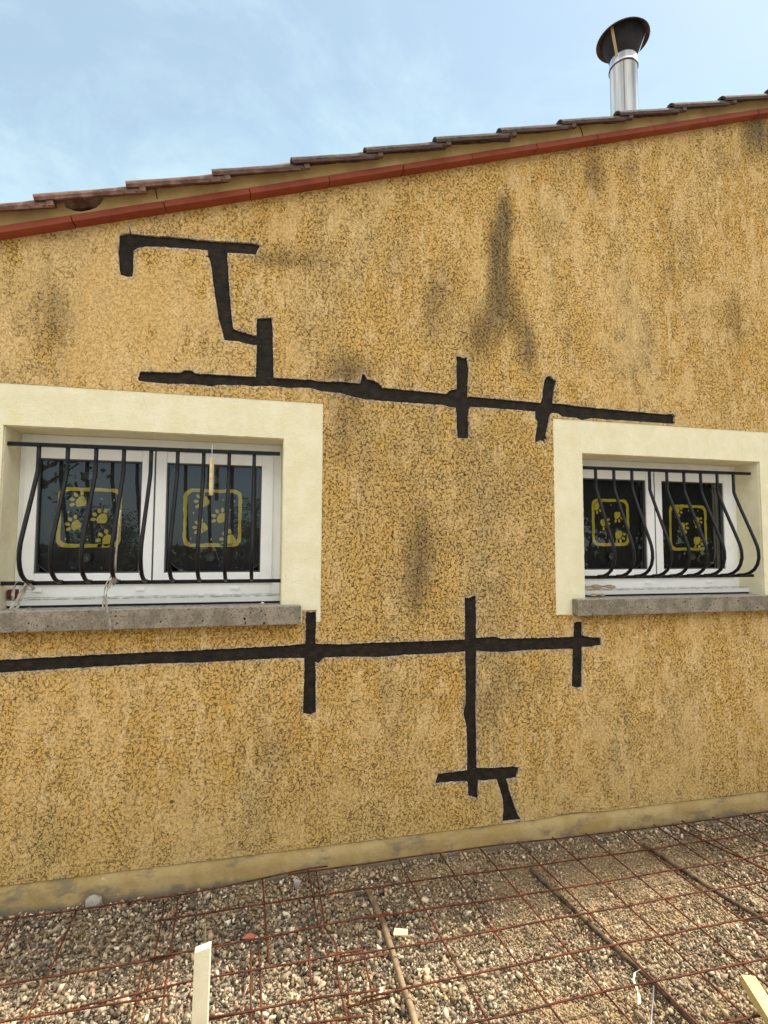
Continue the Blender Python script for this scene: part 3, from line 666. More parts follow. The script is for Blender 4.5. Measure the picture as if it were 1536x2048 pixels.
def sunshade(frame_px, rim, paws, specks, cups, label):
    y = YS; a = W(frame_px[0], frame_px[1], y); b = W(frame_px[2], frame_px[3], y)
    x0, x1, z1, z0 = a[0], b[0], a[1], b[1]
    t = thing('sunshade', label, 'sunshade', ((x0 + x1) / 2, y, z0), 'paw print sunshades behind the window panes')
    film = MB(); film_o = rrect(*rim, .10, 10); blob(film, film_o, y + .002, y + .004); film.build('film', M_shade, t)
    rm = MB(); rm.tube([(p[0], y + .001, p[1]) for p in film_o + film_o[:1]], .0025, 6); rm.build('rim_wire', M_cup, t, smooth=True)
    o = rough(rrect(x0, x1, z0, z1, .04, 5), .02, .0018, seed=int(x0 * 100)); i_ = rough(rrect(x0 + .017, x1 - .017, z0 + .017, z1 - .017, .032, 5), .02, .0018, seed=int(x0 * 90) + 5)
    V, Fc, nv = plate(o, [i_], y - .0008, y + .0005); link('printed_border', mesh('b', V - np.array(t.location), Fc), M_shadeprint, t).data.name = 'printed_border'
    w = x1 - x0; h = z1 - z0
    for (u, v_, s_, an) in paws:
        c = (x0 + u * w, z0 + v_ * h); pb = MB(); an = math.radians(an)
        blob(pb, ell(c, .027 * s_, .024 * s_, an - math.pi / 2, 12, True), y - .0008, y + .0005)
        for k_, da in enumerate((-62, -24, 14, 50)):
            aa = an + math.radians(da); d_ = .042 * s_
            blob(pb, ell((c[0] + d_ * math.cos(aa), c[1] + d_ * math.sin(aa)), .0125 * s_, .0085 * s_, aa, 8), y - .0008, y + .0005)
        pb.build('paw_print', M_shadeprint, t)
    for u, v_ in specks:
        sp = MB(); blob(sp, ell((x0 + u * w, z0 + v_ * h), .006, .003, u * 9, 6), y - .0008, y + .0005); sp.build('printed_speck', M_shadeprint, t)
    for (px, py) in cups:
        c = W(px, py, y - .01); cb = MB()
        v = []; f = []
        for j, (r, yy) in enumerate(((.022, -.022), (.021, -.018), (.012, -.012), (.008, -.002))):
            v += [(c[0] + r * math.cos(k_ * math.pi / 10), y + yy, c[1] + r * math.sin(k_ * math.pi / 10)) for k_ in range(20)]
        for j in range(3):
            for k_ in range(20): a_ = j * 20 + k_; b_ = j * 20 + (k_ + 1) % 20; f.append((a_, b_, b_ + 20, a_ + 20))
        f.append(tuple(range(60, 80))); cb.add(v, f); cb.build('suction_cup', M_cup, t, smooth=True)
oa = OPS[0][0]
g = [(oa + .07, oa + .547, 1.40, 1.96), (oa + .66, oa + 1.12, 1.405, 1.96)]
specksL = [(.67, .82), (.87, .80), (.17, .58), (.14, .14), (.48, .13), (.80, .64), (.35, .30)]
sunshade((117, 974, 241, 1095), g[0], [(.36, .76, 1.0, 150), (.30, .37, .95, 160), (.70, .48, 1.0, 135), (.80, .12, 1.05, 165)], specksL, [(181, 952), (173, 1115)], 'paw print sunshade in the left pane of the left window')
sunshade((368, 977, 482, 1094), g[1], [(.36, .78, 1.0, 165), (.34, .33, .95, 165), (.66, .50, 1.0, 150), (.82, .12, 1.05, 160)], specksL, [(430, 960), (421, 1114)], 'paw print sunshade in the pane behind the hanging gold tube')
oa = OPS[1][0]
g = [(oa + .10, oa + .545, 1.40, 1.96), (oa + .66, oa + 1.075, 1.405, 1.95)]
specksR = [(.52, .87), (.78, .88), (.22, .30), (.18, .16), (.36, .17), (.85, .42)]
sunshade((1183, 997, 1259, 1092), g[0], [(.12, .84, .9, -20), (.30, .50, .9, -25), (.68, .66, .9, -45), (.70, .24, 1.0, -45)], specksR, [(1222, 1113)], 'paw print sunshade in the left pane of the right hand window')
sunshade((1337, 1009, 1415, 1101), g[1], [(.20, .88, .9, -35), (.33, .52, 1.0, -25), (.72, .66, .9, -30), (.72, .22, 1.05, -45)], specksR, [(1382, 1113)], 'paw print sunshade in the right pane of the right hand window')

# ------------------------------------------------------------------ small things at the windows
def Pw(px, py, y): a = W(px, py, y); return Vector((a[0], y, a[1]))
t = thing('wind_chime', 'small gold tube hanging by a wire hook from the left window grille', 'wind chime', Pw(422, 990, .03))
m_ = MB(); a = Pw(424, 917, .028); b = Pw(422, 991, .028)
m_.tube([a, b], .0115, 6); m_.build('tube', M_brass, t, bevel=.0015)
m_ = MB(); m_.tube([Pw(421, 891, .034) + Vector((0, 0, .0)), Pw(425, 889, .028), Pw(424, 905, .022), a + Vector((0, 0, .0))], .0013, 5); m_.build('hook', M_steel, t)
for (lab, main, tails) in (
    ('frayed grey cloth strip tied to the fourth bar, dangling over the sill', [(241, 1020, -.105), (235, 1080, -.112), (231, 1120, -.095), (230, 1140, -.075)], [[(231, 1140, -.07), (222, 1152, -.04), (212, 1170, -.05), (208, 1195, -.06), (205, 1214, -.06)], [(231, 1140, -.07), (226, 1160, -.065), (214, 1185, -.07), (213, 1215, -.075), (219, 1245, -.07), (221, 1264, -.066)], [(230, 1138, -.07), (224, 1158, -.05), (217, 1176, -.045)], [(228, 1145, -.08), (231, 1160, -.055), (227, 1172, -.04)]]),
    ('tangle of frayed grey cloth strips knotted at the left end of the bottom rail', [(57, 1160, -.02), (52, 1172, .0), (50, 1180, .01)], [[(55, 1163, .0), (42, 1182, -.01), (32, 1205, -.02), (22, 1222, -.03), (4, 1228, -.05)], [(54, 1165, .0), (47, 1190, .0), (36, 1213, -.02), (28, 1220, -.03)], [(56, 1165, 0), (35, 1163, .0), (27, 1183, .01), (26, 1205, 0), (20, 1220, -.02)], [(30, 1220, -.03), (45, 1221, -.04), (60, 1215, -.05)], [(58, 1168, .0), (68, 1178, .02), (60, 1180, .03), (52, 1176, .02)], [(52, 1165, 0), (40, 1195, .0), (33, 1216, -.01)]])):
    t = thing('cloth_strip', lab, 'cloth strip', Pw(*main[-1][:2], main[-1][2]), 'cloth strips tied to the left window grille')
    def smoothp(pts):
        pts = [Pw(*p) for p in pts]; out = []
        for i_ in range(len(pts) - 1):
            p0 = pts[max(i_ - 1, 0)]; p1, p2 = pts[i_], pts[i_ + 1]; p3 = pts[min(i_ + 2, len(pts) - 1)]
            for k_ in range(6):
                u = k_ / 6; out.append(.5 * ((2 * p1) + (p2 - p0) * u + (2 * p0 - 5 * p1 + 4 * p2 - p3) * u * u + (3 * p1 - p0 - 3 * p2 + p3) * u ** 3))
        return out + [pts[-1]]
    m_ = MB(); q = smoothp(main); m_.tube(q, [.003 + .003 * (i_ / len(q)) for i_ in range(len(q))], 6); m_.build('knot', M_strap, t, smooth=True)
    for tl in tails:
        m_ = MB(); q = smoothp(tl); w0 = random.uniform(.009, .014)
        m_.strip(q, [Vector((math.cos(i_ * .35 + w0 * 900), math.sin(i_ * .35) * .6, .2)).normalized() * w0 * random.uniform(.7, 1.1) for i_ in range(len(q))], .0012); m_.build('tail', M_strap, t)
def lump(name, c, s, m, label, cat, seed=0, npt=22, group=None):
    bm = bmesh.new(); r = random.Random(seed)
    for _ in range(npt):
        d = Vector((r.gauss(0, 1), r.gauss(0, 1), r.gauss(0, 1))).normalized() * r.uniform(.8, 1.05); bm.verts.new((d.x * s[0], d.y * s[1], d.z * s[2]))
    q = bmesh.ops.convex_hull(bm, input=bm.verts); bmesh.ops.delete(bm, geom=list(set(q['geom_interior'] + q['geom_unused'])), context='VERTS')
    me = bpy.data.meshes.new(name); bm.to_mesh(me); bm.free(); o = link(name, me, m); o.location = c
    b = o.modifiers.new('b', 'BEVEL'); b.width = min(s) * .12; b.segments = 2
    tag(o, label, cat, group); return o
lump('pebble', Pw(525, 1206, .06) , (.011, .008, .006), mat('white_pebble', (.75, .75, .72), .8), 'small white pebble lying at the right end of the left window sill', 'pebble', 3)
lump('pebble', Pw(1503, 1190, .04), (.008, .006, .006), M_rock, 'small grey pebble lying near the right end of the right window sill', 'pebble', 4)
rc = Pw(22, 1191, .10); m_ = MB(); m_.box(rc.x - .014, rc.x + .022, .09, .125, 1.2935, 1.335); o = m_.build('clay_block', M_redd, bevel=.004, loc=(rc.x, .1, 1.2935)); tag(o, 'small dark red clay block at the left end of the left window threshold', 'clay block')
def crumple(name, px, py, y, w, h, label, seed, z=None):
    c = Pw(px, py, y); 
    if z is not None: c.z = z
    nx, nz = 12, 5; v = []; f = []; r = random.Random(seed)
    for j in range(nz + 1):
        for i_ in range(nx + 1):
            u = i_ / nx - .5; s_ = j / nz
            tp = 1 - .5 * abs(u) * 1.2
            v.append((u * w, (s_ - .5) * h * .9 * tp + .003 * math.sin(i_ * .9 + seed), s_ * h * .45 * tp + .0035 * math.sin(i_ * 1.1 + j * .5) * (h / .03)))
    for j in range(nz):
        for i_ in range(nx): a = j * (nx + 1) + i_; f.append((a, a + 1, a + nx + 2, a + nx + 1))
    me = mesh(name, v, f, True); o = link(name, me, M_leaf); o.location = c; s = o.modifiers.new('s', 'SOLIDIFY'); s.thickness = .0012
    tag(o, label, 'leaf', None); return o
crumple('dry_leaf', 1199, 1170, .12, .20, .035, 'larger curled brown leaf lying on the threshold of the right window', 1, 1.300)
crumple('dry_leaf', 1192, 1192, .06, .12, .02, 'thin curled brown leaf on the sill below the right window threshold', 3, 1.262)

# ------------------------------------------------------------------ ground
def dirt(x, y):
    d = np.zeros_like(x)
    for cx_, cy_, sx_, sy_, a in ((1.35, -.30, .45, .20, 1.0), (1.9, -.28, .45, .20, .9), (1.7, -.62, .45, .16, .7), (1.05, -.92, .30, .14, .7), (.98, -.6, .2, .12, .5), (2.5, -.2, .3, .1, .4), (1.5, -1.0, .3, .2, .3), (.75, -.1, .35, .05, .7), (0.3, -1.0, .3, .2, .2)):
        d += a * np.exp(-((x - cx_) / sx_) ** 2 - ((y - cy_) / sy_) ** 2)
    return np.clip(d, 0, 1)
def vnoise(x, y, s, seed): return np.array([noise.noise(Vector((a * s, b * s, seed))) for a, b in zip(x.ravel(), y.ravel())]).reshape(x.shape)
gx = np.r_[-600, -200, -80, -30, -12, -6, -3.5, np.arange(-2.4, 4.8, .03), 6, 9, 14, 30, 80, 200, 600]
gy = np.r_[-600, -200, -80, -30, -12, -7, -4.5, np.arange(-3.0, .06, .03), 8, 30, 200, 600]
XX, YY = np.meshgrid(gx, gy); ZZ = -.022 + 0 * XX
core = (XX > -2.5) & (XX < 4.8) & (YY > -3.1) & (YY < .1)
ZZ = np.where(core, -.024 + .017 * dirt(XX, YY) + .006 * vnoise(XX, YY, 6, 1), -.008)
nx = len(gx); v = np.c_[XX.ravel(), YY.ravel(), ZZ.ravel()]
f = [(j * nx + i_, j * nx + i_ + 1, (j + 1) * nx + i_ + 1, (j + 1) * nx + i_) for j in range(len(gy) - 1) for i_ in range(nx - 1)]
def f_ground(n, b):
    o = n.obj(); vc = n.vor(o, 60, 'F1', 'Color'); sx = n.n.new('ShaderNodeSeparateXYZ'); n.l.new(vc, sx.inputs[0])
    grain = n.vor(o, 170, 'F1', 'Color'); s2 = n.n.new('ShaderNodeSeparateXYZ'); n.l.new(grain, s2.inputs[0])
    soil = n.mix(n.ss(s2.outputs[0], .2, .9), (.20, .135, .065), (.40, .29, .16)); soil = n.mix(n.ss(n.noise(o, 9, 4), .4, .6), soil, (.31, .215, .115))
    grv = n.mix(sx.outputs[0], (.14, .12, .10), (.46, .40, .31))
    n.put(b.inputs['Base Color'], n.mix(n.attr('soil'), grv, soil))
    n.put(b.inputs['Normal'], n.bump(n.m('ADD', n.vor(o, 170), n.vor(o, 60)), 1, .006))
M_ground = mat('gravel_ground', rough=.95, spec=.2, fn=f_ground)
me = mesh('ground', v, f); setattrf(me, 'soil', np.where(core, np.clip(.35 + dirt(XX, YY), 0, 1), 0).ravel())
g_ = link('ground', me, M_ground); g_['kind'] = 'structure'
# loose stones
def stone_proto(seed):
    bm = bmesh.new(); r = random.Random(seed)
    for _ in range(11):
        d = Vector((r.gauss(0, 1), r.gauss(0, 1), r.gauss(0, 1))).normalized() * r.uniform(.85, 1.1); bm.verts.new(d)
    q = bmesh.ops.convex_hull(bm, input=bm.verts); bmesh.ops.delete(bm, geom=list(set(q['geom_interior'] + q['geom_unused'])), context='VERTS')
    bmesh.ops.triangulate(bm, faces=bm.faces); bm.verts.index_update()
    v = np.array([w.co[:] for w in bm.verts]); t_ = np.array([[w.index for w in fc.verts] for fc in bm.faces]); bm.free(); return v, t_
protos = [stone_proto(s_ + 50) for s_ in range(14)]
def scatter():
    pts = []
    sp = .0148
    for layer, (dz, keep) in enumerate(((-.016, 1.0), (-.005, .50))):
        X_, Y_ = np.meshgrid(np.arange(-2.3, 4.7, sp), np.arange(-2.3, -.002, sp)); X_ = X_.ravel() + rng.uniform(-.5, .5, X_.size) * sp; Y_ = Y_.ravel() + rng.uniform(-.5, .5, Y_.size) * sp
        far = np.hypot(X_ - .5, Y_ + .3); vis = rng.uniform(0, 1, X_.size) < keep * np.where((Y_ < -1.5) | (X_ > 3.7) | (X_ < -1.7), .55, 1.0)
        d = dirt(X_, Y_); vis &= rng.uniform(0, 1, X_.size) > d * .15 * (1 + layer * .9)
        X_, Y_, d = X_[vis], Y_[vis], d[vis]
        R = np.clip(rng.lognormal(math.log(.0076), .36, X_.size), .004, .019) * (1 - .45 * d) * np.where((Y_ < -1.5) | (X_ > 3.7) | (X_ < -1.7), 1.5, 1)
        Z_ = dz + rng.uniform(-.004, .004, X_.size) + d * .010
        pts.append(np.c_[X_, Y_, Z_, R])
    m = 60000; X_ = rng.uniform(.2, 3.2, m); Y_ = rng.uniform(-1.35, -.01, m); d = dirt(X_, Y_); k = rng.uniform(0, 1, m) < d
    X_, Y_, d = X_[k], Y_[k], d[k]
    pts.append(np.c_[X_, Y_, -.0235 + .017 * d + rng.uniform(.0, .006, X_.size), rng.uniform(.0022, .0052, X_.size)])
    return np.concatenate(pts)
ST = scatter(); ST = ST[ST[:, 1] < -ST[:, 3] * .9]
Vs = []; Fs = []; tone = []; off = 0
pi_ = rng.integers(0, len(protos), len(ST))
for k_, (pv, pf) in enumerate(protos):
    s_ = ST[pi_ == k_]; m = len(s_)
    ax = rng.normal(0, 1, (m, 4)); ax /= np.linalg.norm(ax, axis=1)[:, None]; w_, x_, y_, z_ = ax.T
    Rm = np.stack([1 - 2 * (y_**2 + z_**2), 2 * (x_*y_ - z_*w_), 2 * (x_*z_ + y_*w_), 2 * (x_*y_ + z_*w_), 1 - 2 * (x_**2 + z_**2), 2 * (y_*z_ - x_*w_), 2 * (x_*z_ - y_*w_), 2 * (y_*z_ + x_*w_), 1 - 2 * (x_**2 + y_**2)], 1).reshape(m, 3, 3)
    scl = np.c_[rng.uniform(.85, 1.6, m), rng.uniform(.75, 1.05, m), rng.uniform(.5, .85, m)] * s_[:, 3:4]
    vv = np.einsum('mij,mvj->mvi', Rm, pv[None] * scl[:, None, :]); vv += s_[:, None, :3]
    Vs.append(vv.reshape(-1, 3)); Fs.append((pf[None] + (np.arange(m) * len(pv))[:, None, None]).reshape(-1, 3) + off); off += m * len(pv)
    tone.append(np.repeat(dirt(s_[:, 0], s_[:, 1]), len(pv)))
Vs = np.concatenate(Vs); Fs = np.concatenate(Fs); tone = np.concatenate(tone)
Vs[:, 1] = np.minimum(Vs[:, 1], .004)
me = bpy.data.meshes.new('gravel'); me.vertices.add(len(Vs)); me.vertices.foreach_set('co', Vs.astype(np.float32).ravel())
me.loops.add(Fs.size); me.loops.foreach_set('vertex_index', Fs.astype(np.int32).ravel()); me.polygons.add(len(Fs))
me.polygons.foreach_set('loop_start', np.arange(0, Fs.size, 3, dtype=np.int32)); me.polygons.foreach_set('loop_total', np.full(len(Fs), 3, dtype=np.int32)); me.update(calc_edges=True)
setattrf(me, 'soil', tone)
def f_stone(n, b):
    geo = n.n.new('ShaderNodeNewGeometry'); rn = geo.outputs['Random Per Island']; cr = n.n.new('ShaderNodeValToRGB'); n.l.new(rn, cr.inputs[0])
    e = cr.color_ramp.elements; cols = [(0, (.045, .036, .028)), (.12, (.11, .085, .06)), (.25, (.22, .18, .13)), (.38, (.17, .12, .075)), (.50, (.34, .275, .185)), (.61, (.25, .22, .185)), (.70, (.47, .365, .235)), (.80, (.40, .255, .165)), (.87, (.62, .51, .36)), (.95, (.82, .74, .58))]
    e[0].position = 0; e[0].color = (*cols[0][1], 1); e[1].position = cols[1][0]; e[1].color = (*cols[1][1], 1)
    for p, c in cols[2:]: q = e.new(p); q.color = (*c, 1)
    cr.color_ramp.interpolation = 'CONSTANT'
    o = n.obj(); c = n.mix(n.ss(n.noise(o, 220, 3, .6), .3, .7, 0, .35), cr.outputs[0], (.26, .20, .13))
    c = n.mix(n.ss(n.noise(o, 3.5, 5, .65), .45, .62, 0, .45), c, (.44, .32, .17))
    c = n.mix(n.m('MULTIPLY', n.attr('soil'), .30), c, (.36, .26, .145))
    n.put(b.inputs['Base Color'], c); n.put(b.inputs['Normal'], n.bump(n.noise(o, 400, 3), .6, .001))
M_stone = mat('crushed_stone', rough=.85, spec=.3, fn=f_stone)
gv_ = link('gravel', me, M_stone); gv_['kind'] = 'stuff'; tag(gv_, 'grey, tan and cream crushed stone spread along the foot of the wall', 'gravel')

# ------------------------------------------------------------------ steel mesh sheets
def wires(name, label, lst, first_h=.045, gauge=.0034):
    t = None
    for i_, (pts, hz, dx) in enumerate(lst):
        q = [Vector((*G(px, py, hz), hz)) for px, py in pts] if dx == 'px' else [Vector(p) for p in pts]
        if t is None: t = thing(name, label, 'steel mesh', (q[0].x, q[0].y, 0), 'sheets of reinforcing mesh lying on the gravel')
        # resample and let the wire sag a little
        out = []
        for k_ in range(len(q) - 1):
            L_ = (q[k_ + 1] - q[k_]).length; m = max(2, int(L_ / .06))
            for j in range(m): out.append(q[k_].lerp(q[k_ + 1], j / m))
        out.append(q[-1])
        out = [p + Vector((0, 0, .004 * noise.noise(Vector((p.x * 3, p.y * 3, i_))))) for p in out]
        m_ = MB(); m_.tube(out, gauge, 6); m_.build('wire', M_rust, t, smooth=True)
lst = []
zz = lambda x, y: .040 + .006 * math.sin(x * 1.3)
rows = [-.076, -.253, -.428, -.594, -.775, -.955, -1.135, -1.31]
xl = [-.06 + .2, -.385, .42, .30, .35, .40, .3, .3]
for j, y in enumerate(rows):
    xa = xl[j]; lst.append(([(xx, y + .010 * math.sin(xx * 2.2 + j) + (-.0 if xx > .5 else 0), zz(xx, y) + .003) for xx in np.arange(xa, 4.3, .3)], 0, 'w'))
for k_, xx in enumerate([.665, .865, 1.07, 1.283, 1.485, 1.68, 1.88, 2.085, 2.262, 2.466, 2.68, 2.88, 3.08, 3.28, 3.5, 3.7, 3.9, 4.1]):
    sh = .06 + .035 * math.sin(k_ * .9)
    lst.append(([(xx + sh * (-yy - .06) + .006 * math.sin(yy * 4 + k_), yy, zz(xx, yy) - .002) for yy in np.arange(-.055, -1.45, -.15)], 0, 'w'))
wires('steel_mesh', 'widest rusty mesh sheet, covering the gravel right of the mud coated bar', lst)
def s5(pts): return [(a / 2, 1640 + b / 2) for a, b in pts]
lst = [(s5(p), h, 'px') for p, h in [
    ([(-120, 418), (0, 400), (380, 348), (740, 295), (1040, 235), (1240, 195), (1310, 185)], .045),
    ([(-120, 682), (0, 662), (300, 612), (600, 562), (700, 545)], .040), ([(600, 555), (1080, 465), (1350, 410), (1560, 372)], .046),
    ([(-120, 832), (0, 808), (400, 745), (680, 700)], .036),
    ([(75, 390), (0, 530), (-60, 640)], .042), ([(305, 362), (210, 580), (130, 750), (95, 830), (60, 900)], .037),
    ([(655, 345), (620, 540), (590, 680)], .030), ([(712, 310), (680, 540), (640, 816), (610, 960)], .040)]]
wires('steel_mesh', 'sheet of rusty wire mesh with the longest squares, left of the pale standing stake', lst)
lst = [(s5(p), h, 'px') for p, h in [
    ([(320, 745), (770, 645), (1150, 575), (1450, 520)], .034), ([(1330, 580), (1560, 536)], .032),
    ([(830, 797), (1070, 750)], .030), ([(830, 790), (1000, 765), (1300, 705), (1520, 678)], .036), ([(1390, 745), (1560, 705)], .030), ([(1000, 860), (1200, 818), (1460, 785)], .030),
    ([(1050, 235), (1058, 350), (1065, 470), (1078, 575)], .032), ([(1230, 195), (1270, 400), (1310, 540)], .034), ([(1265, 200), (1300, 430), (1345, 500), (1350, 620), (1370, 720), (1392, 816), (1400, 900)], .030),
    ([(570, 590), (525, 816), (500, 960)], .022), ([(1003, 520), (1004, 816), (1004, 960)], .030), ([(1035, 500), (1048, 816), (1055, 960)], .024), ([(1228, 470), (1250, 690), (1280, 830), (1300, 960)], .030),
    ([(1432, 440), (1490, 700), (1500, 816), (1510, 960)], .028), ([(1390, 640), (1396, 816), (1400, 960)], .020)]]
wires('steel_mesh', 'tangled rusty mesh offcuts between the pale stake and the mud coated bar', lst)

# ------------------------------------------------------------------ ribbed bars and site litter
def ribbed(px_pts, r, m, label, z=.012):
    q = [Vector((*G(px, py, z), z)) for px, py in px_pts]; out = []; rr = []; tot = 0
    for k_ in range(len(q) - 1):
        L_ = (q[k_ + 1] - q[k_]).length; n_ = max(2, int(L_ / .004))
        for j in range(n_): out.append(q[k_].lerp(q[k_ + 1], j / n_)); tot += 1; rr.append(r * (1.16 if tot % 3 == 0 else 1.0) * (1 + .08 * noise.noise(Vector((tot * .05, r * 900, 1)))))
    m_ = MB(); m_.tube(out, rr, 9); c = q[0]
    o = m_.build('ribbed_bar', m, smooth=True, loc=c); tag(o, label, 'steel bar', 'thick ribbed bars lying in the gravel under the mesh'); return o
ribbed([(735, 1780), (752, 1812), (768, 1850), (790, 1920), (806, 1975), (822, 2015), (838, 2075)], .0105, M_mudbar, 'mud coated ribbed bar beside the cream tag', .006)
ribbed([(1062, 1740), (1100, 1775), (1180, 1850), (1240, 1905), (1300, 1958), (1400, 2060), (1470, 2130)], .0100, M_rebar, 'dark ribbed bar running down to the white ribbon', .010)
ribbed([(1288, 1690), (1360, 1737), (1440, 1788), (1536, 1845), (1680, 1930)], .0098, M_rebar, 'dark ribbed bar nearest the right window, running out at the right side', .014)
ribbed([(1345, 1648), (1420, 1688), (1536, 1740), (1640, 1790)], .0045, M_rust, 'thin rusty ribbed bar next to the wall at far right', .03)
def stake(px, pyt, pyb, y, w, d, m, label, name='wooden_stake', lean=0):
    a = W(px[0], pyt, y); b = W(px[1], pyb, y); k_ = (a[0] - b[0]) / (a[1] - b[1]); xb = a[0] - k_ * a[1]
    m_ = MB(); zt = a[1]
    v = []
    for z in (-.05, zt):
        x_ = xb + k_ * z
        for sx_, sy_ in ((-1, -1), (1, -1), (1, 1), (-1, 1)): v.append((x_ + sx_ * w / 2, y + sy_ * d / 2, z + (.004 * sx_ if z > 0 else 0)))
    m_.add(v, [(3, 2, 1, 0), (4, 5, 6, 7), (0, 1, 5, 4), (1, 2, 6, 5), (2, 3, 7, 6), (3, 0, 4, 7)])
    o = m_.build(name, m, bevel=.002, loc=(xb, y, 0)); tag(o, label, 'stake', 'wooden pieces on the gravel'); return o
stake((406, 400), 1893, 2048, -1.32, .034, .018, M_wood, 'pale weathered flat stake standing upright at the bottom of the photo')
stake((409.5, 409), 1848, 1900, -.62, .009, .006, mottled('dull_wood', (.26, .21, .12), (.18, .15, .08), 30, .9, .001), 'thin dull stick standing in the gravel just behind the pale stake')
a = Vector((*G(1496, 1950, .10), .10)); b = Vector((*G(1560, 2050, .09), .09)); d_ = (b - a); b = a + d_ * 4.5
m_ = MB(); w_ = Vector((-d_.y, d_.x, 0)).normalized() * -.022; hh = Vector((0, 0, .035))
m_.add([a - w_ - hh, a + w_ - hh, a + w_, a - w_, b - w_ - hh, b + w_ - hh, b + w_, b - w_], [(0, 1, 2, 3), (4, 7, 6, 5), (0, 4, 5, 1), (1, 5, 6, 2), (2, 6, 7, 3), (3, 7, 4, 0)])
o = m_.build('timber_batten', M_wood2, bevel=.0015, loc=a); tag(o, 'bright yellow squared batten lying on the mesh in the lower right corner', 'batten', 'wooden pieces on the gravel')
lump('rock', Vector((*G(186, 1812, .0), .012)), (.037, .022, .040), M_rock, 'large pale rounded rock resting against the plinth at far left', 'rock', 8, 40)
lump('brick_shard', Vector((*G(497, 1872, .01), .006)), (.032, .018, .012), M_red, 'reddish broken brick shard in the gravel to the right of the pale stake', 'brick shard', 5, 14)
lump('stone', Vector((*G(595, 1768, .0), .004)), (.022, .018, .03), M_rock, 'pointed grey stone near the wall left of the dry leaves', 'stone', 6, 18)
lump('clod', Vector((*G(705, 1823, .0), .004)), (.020, .016, .012), mottled('clod_earth', (.24, .18, .08), (.15, .10, .04), 60, .95, .003), 'brown earth clod in the shaded gravel left of the mud coated bar', 'clod', 9, 26)
c = Vector((*G(801, 1868, .022), .022)); m_ = MB()
m_.add([c + Vector(p) for p in ((-.030, -.004, 0), (.022, -.022, .002), (.032, .006, .004), (-.018, .026, .003), (-.030, -.004, .006), (.022, -.022, .008), (.032, .006, .010), (-.018, .026, .009))], [(3, 2, 1, 0), (4, 5, 6, 7), (0, 1, 5, 4), (1, 2, 6, 5), (2, 3, 7, 6), (3, 0, 4, 7)])
o = m_.build('cream_tag', M_paper, bevel=.001, loc=c); tag(o, 'small square cream tag lying next to the mud coated ribbed bar', 'tag')
q = [Vector((*G(px, py, z), z)) for px, py, z in [(1283, 1938, .03), (1270, 1945, .05), (1267, 1960, .045), (1274, 1978, .03), (1278, 1992, .022), (1279, 2008, .018)]]
m_ = MB(); m_.strip(q, [Vector((1, .2, .0)) * w_ for w_ in (.006, .010, .009, .008, .011, .015)], .0008); o = m_.build('ribbon', M_wood, loc=q[0]); tag(o, 'curled whitish ribbon scrap hooked over the dark ribbed bar', 'ribbon')
q = [Vector((*G(px, py, z), z)) for px, py, z in [(1307, 1972, .045), (1306, 2000, .05), (1303, 2030, .055), (1301, 2080, .06)]]
m_ = MB(); m_.tube(q, .0026, 6); o = m_.build('binding_wire', mat('galvanised', (.35, .35, .36), .4, .7), smooth=True, loc=q[0]); tag(o, 'straight grey binding wire pointing down beside the whitish ribbon', 'wire')
for i_, (px, py, s_, lab) in enumerate([(745, 1752, .020, 'orange brown dry leaf on the gravel by the plinth, left of its darker neighbour'), (765, 1749, .018, 'folded tan dry leaf touching the mesh wire near the plinth'), (788, 1755, .022, 'dark brown dry leaf right of the two paler leaves by the plinth'), (877, 1717, .016, 'reddish dry leaf against the plinth under the long vertical crack')]):
    c = Vector((*G(px, py, .012), .014)); v = []; f = []
    for j in range(5):
        for k_ in range(7):
            u = k_ / 6 - .5; w_ = (j / 4 - .5) * math.cos(u * math.pi) * 1.2 + .05 * (j - 2) * .1; v.append((u * 2 * s_, w_ * s_, .5 * s_ * abs(w_) + .25 * s_ * math.sin(u * 5 + i_)))
    for j in range(4):
        for k_ in range(6): a_ = j * 7 + k_; f.append((a_, a_ + 1, a_ + 8, a_ + 7))
    o = link('dry_leaf', mesh('dry_leaf', v, f, True), M_leaf if i_ != 1 else mottled('tan_leaf', (.42, .27, .14), (.34, .19, .09), 50, .9, .001)); o.location = c; o.rotation_euler = (.2 * i_, .3, i_ * 1.1 + .4)
    so_ = o.modifiers.new('s', 'SOLIDIFY'); so_.thickness = .001; tag(o, lab, 'leaf', 'dry leaves at the foot of the wall')

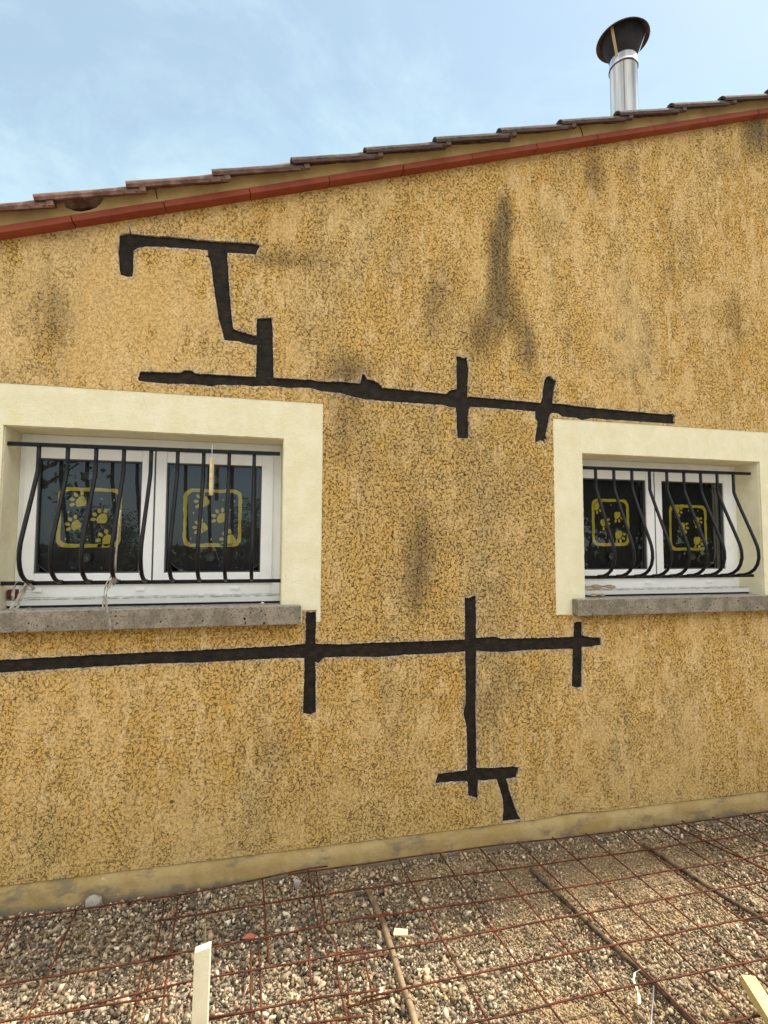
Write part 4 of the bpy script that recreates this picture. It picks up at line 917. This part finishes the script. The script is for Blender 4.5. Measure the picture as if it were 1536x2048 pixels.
# ------------------------------------------------------------------ what stands behind the viewer, mirrored in the panes
def f_fol(n, b):
    geo = n.n.new('ShaderNodeNewGeometry'); n.put(b.inputs['Base Color'], n.mix(geo.outputs['Random Per Island'], (.028, .04, .016), (.07, .085, .03)))
M_fol = mat('dark_foliage', rough=.7, fn=f_fol); M_bark = mottled('bark', (.07, .055, .04), (.12, .10, .08), 8, .95, .01)
def tree(x, y, h, r, nl, label, name='tree', bare=False, seed=0):
    rr = random.Random(seed); t = thing(name, label, 'tree', (x, y, 0), 'trees behind the photographer')
    m_ = MB(); m_.tube([(x, y, -.1), (x + .1, y, h * .3), (x - .05, y + .1, h * .6), (x, y, h * .92)], [h * .025, h * .02, h * .013, h * .004], 8)
    tips = []
    for k_ in range(16 if bare else 9):
        z = h * rr.uniform(.25, .85); a_ = rr.uniform(0, 6.28); l_ = r * rr.uniform(.6, 1.1) * (1 - z / h * .5)
        p0 = Vector((x, y, z)); p1 = p0 + Vector((math.cos(a_) * l_ * .5, math.sin(a_) * l_ * .5, l_ * .25)); p2 = p0 + Vector((math.cos(a_) * l_, math.sin(a_) * l_, l_ * .6))
        m_.tube([p0, p1, p2], [h * .009, h * .006, h * .002], 5)
        for _ in range(4 if bare else 2):
            e_ = p1.lerp(p2, rr.uniform(0, 1)); m_.tube([e_, e_ + Vector((rr.uniform(-.5, .5), rr.uniform(-.5, .5), rr.uniform(.1, .6))) * r * .5], [h * .003, h * .001], 4)
    m_.build('trunk', M_bark, t)
    n_ = nl; cl = rng.normal(0, 1, (26, 3)); cl /= np.linalg.norm(cl, axis=1)[:, None]; cl *= rng.uniform(.3, .95, (26, 1))
    idx = rng.integers(0, 26, n_); P_ = cl[idx] * np.array([r, r, h * .38]) + rng.normal(0, .16, (n_, 3)) * r + np.array([x, y, h * .6])
    P_[:, 2] = np.maximum(P_[:, 2], .15); A = rng.normal(0, 1, (n_, 3)); A /= np.linalg.norm(A, axis=1)[:, None]; B = np.cross(A, rng.normal(0, 1, (n_, 3))); B /= np.linalg.norm(B, axis=1)[:, None]
    s_ = .09 * (h / 5) ** .5
    v = np.stack([P_ - A * s_, P_ + B * s_ * .5, P_ + A * s_, P_ - B * s_ * .5], 1).reshape(-1, 3) - np.array([x, y, 0]); f = np.arange(n_ * 4).reshape(-1, 4)
    link('crown', mesh('crown', v, f), M_fol, t)
tree(-6.2, -11, 8.5, 2.6, 2200, 'tall half bare tree mirrored at the left of the left window', 'tree', True, 1)
tree(-5.8, -19, 2.9, 1.7, 2500, 'low bush mirrored in the left pane of the left window', 'tree', False, 2)
tree(-.3, -24, 4.2, 1.3, 1200, 'thin leaved tree mirrored at the right edge of the left window', 'tree', True, 4)
for i_, (x, y, h, r) in enumerate([(8.5, -8.0, 6.5, 2.3), (11.0, -9.5, 7.5, 2.6), (13.8, -9.0, 7, 2.6), (10.5, -6.5, 6.0, 2.0), (14.5, -12.5, 8, 3)]):
    tree(x, y, h, r, 20000, ['dense evergreen nearest the wall, mirrored dark in the right window', 'second dense evergreen mirrored dark in the right window', 'third dense evergreen mirrored dark in the right window', 'shortest dense evergreen of the dark row beyond the right window', 'tallest dense evergreen of the dark row beyond the right window'][i_], 'evergreen_tree', False, 10 + i_)
hd = MB()
for i_ in range(60):
    x = -32 + i_ * 1.1; y = -27 + 1.5 * math.sin(i_ * .7); hh_ = 1.4 + .5 * noise.noise(Vector((i_ * .4, 0, 0))); n_ = 120
    for _ in range(n_):
        p = Vector((x + random.uniform(-.8, .8), y + random.uniform(-.6, .6), random.uniform(0, hh_))); a_ = Vector((random.gauss(0, 1), random.gauss(0, 1), random.gauss(0, 1))).normalized() * .28; b_ = a_.cross(Vector((random.gauss(0, 1), random.gauss(0, 1), .3))).normalized() * .16
        hd.v += [tuple(p - a_), tuple(p + b_), tuple(p + a_), tuple(p - b_)]; k_ = len(hd.v); hd.f.append((k_ - 4, k_ - 3, k_ - 2, k_ - 1))
o = hd.build('hedge', M_fol); tag(o, 'long low hedge far behind the viewer, a dark band mirrored low in the left window', 'hedge')
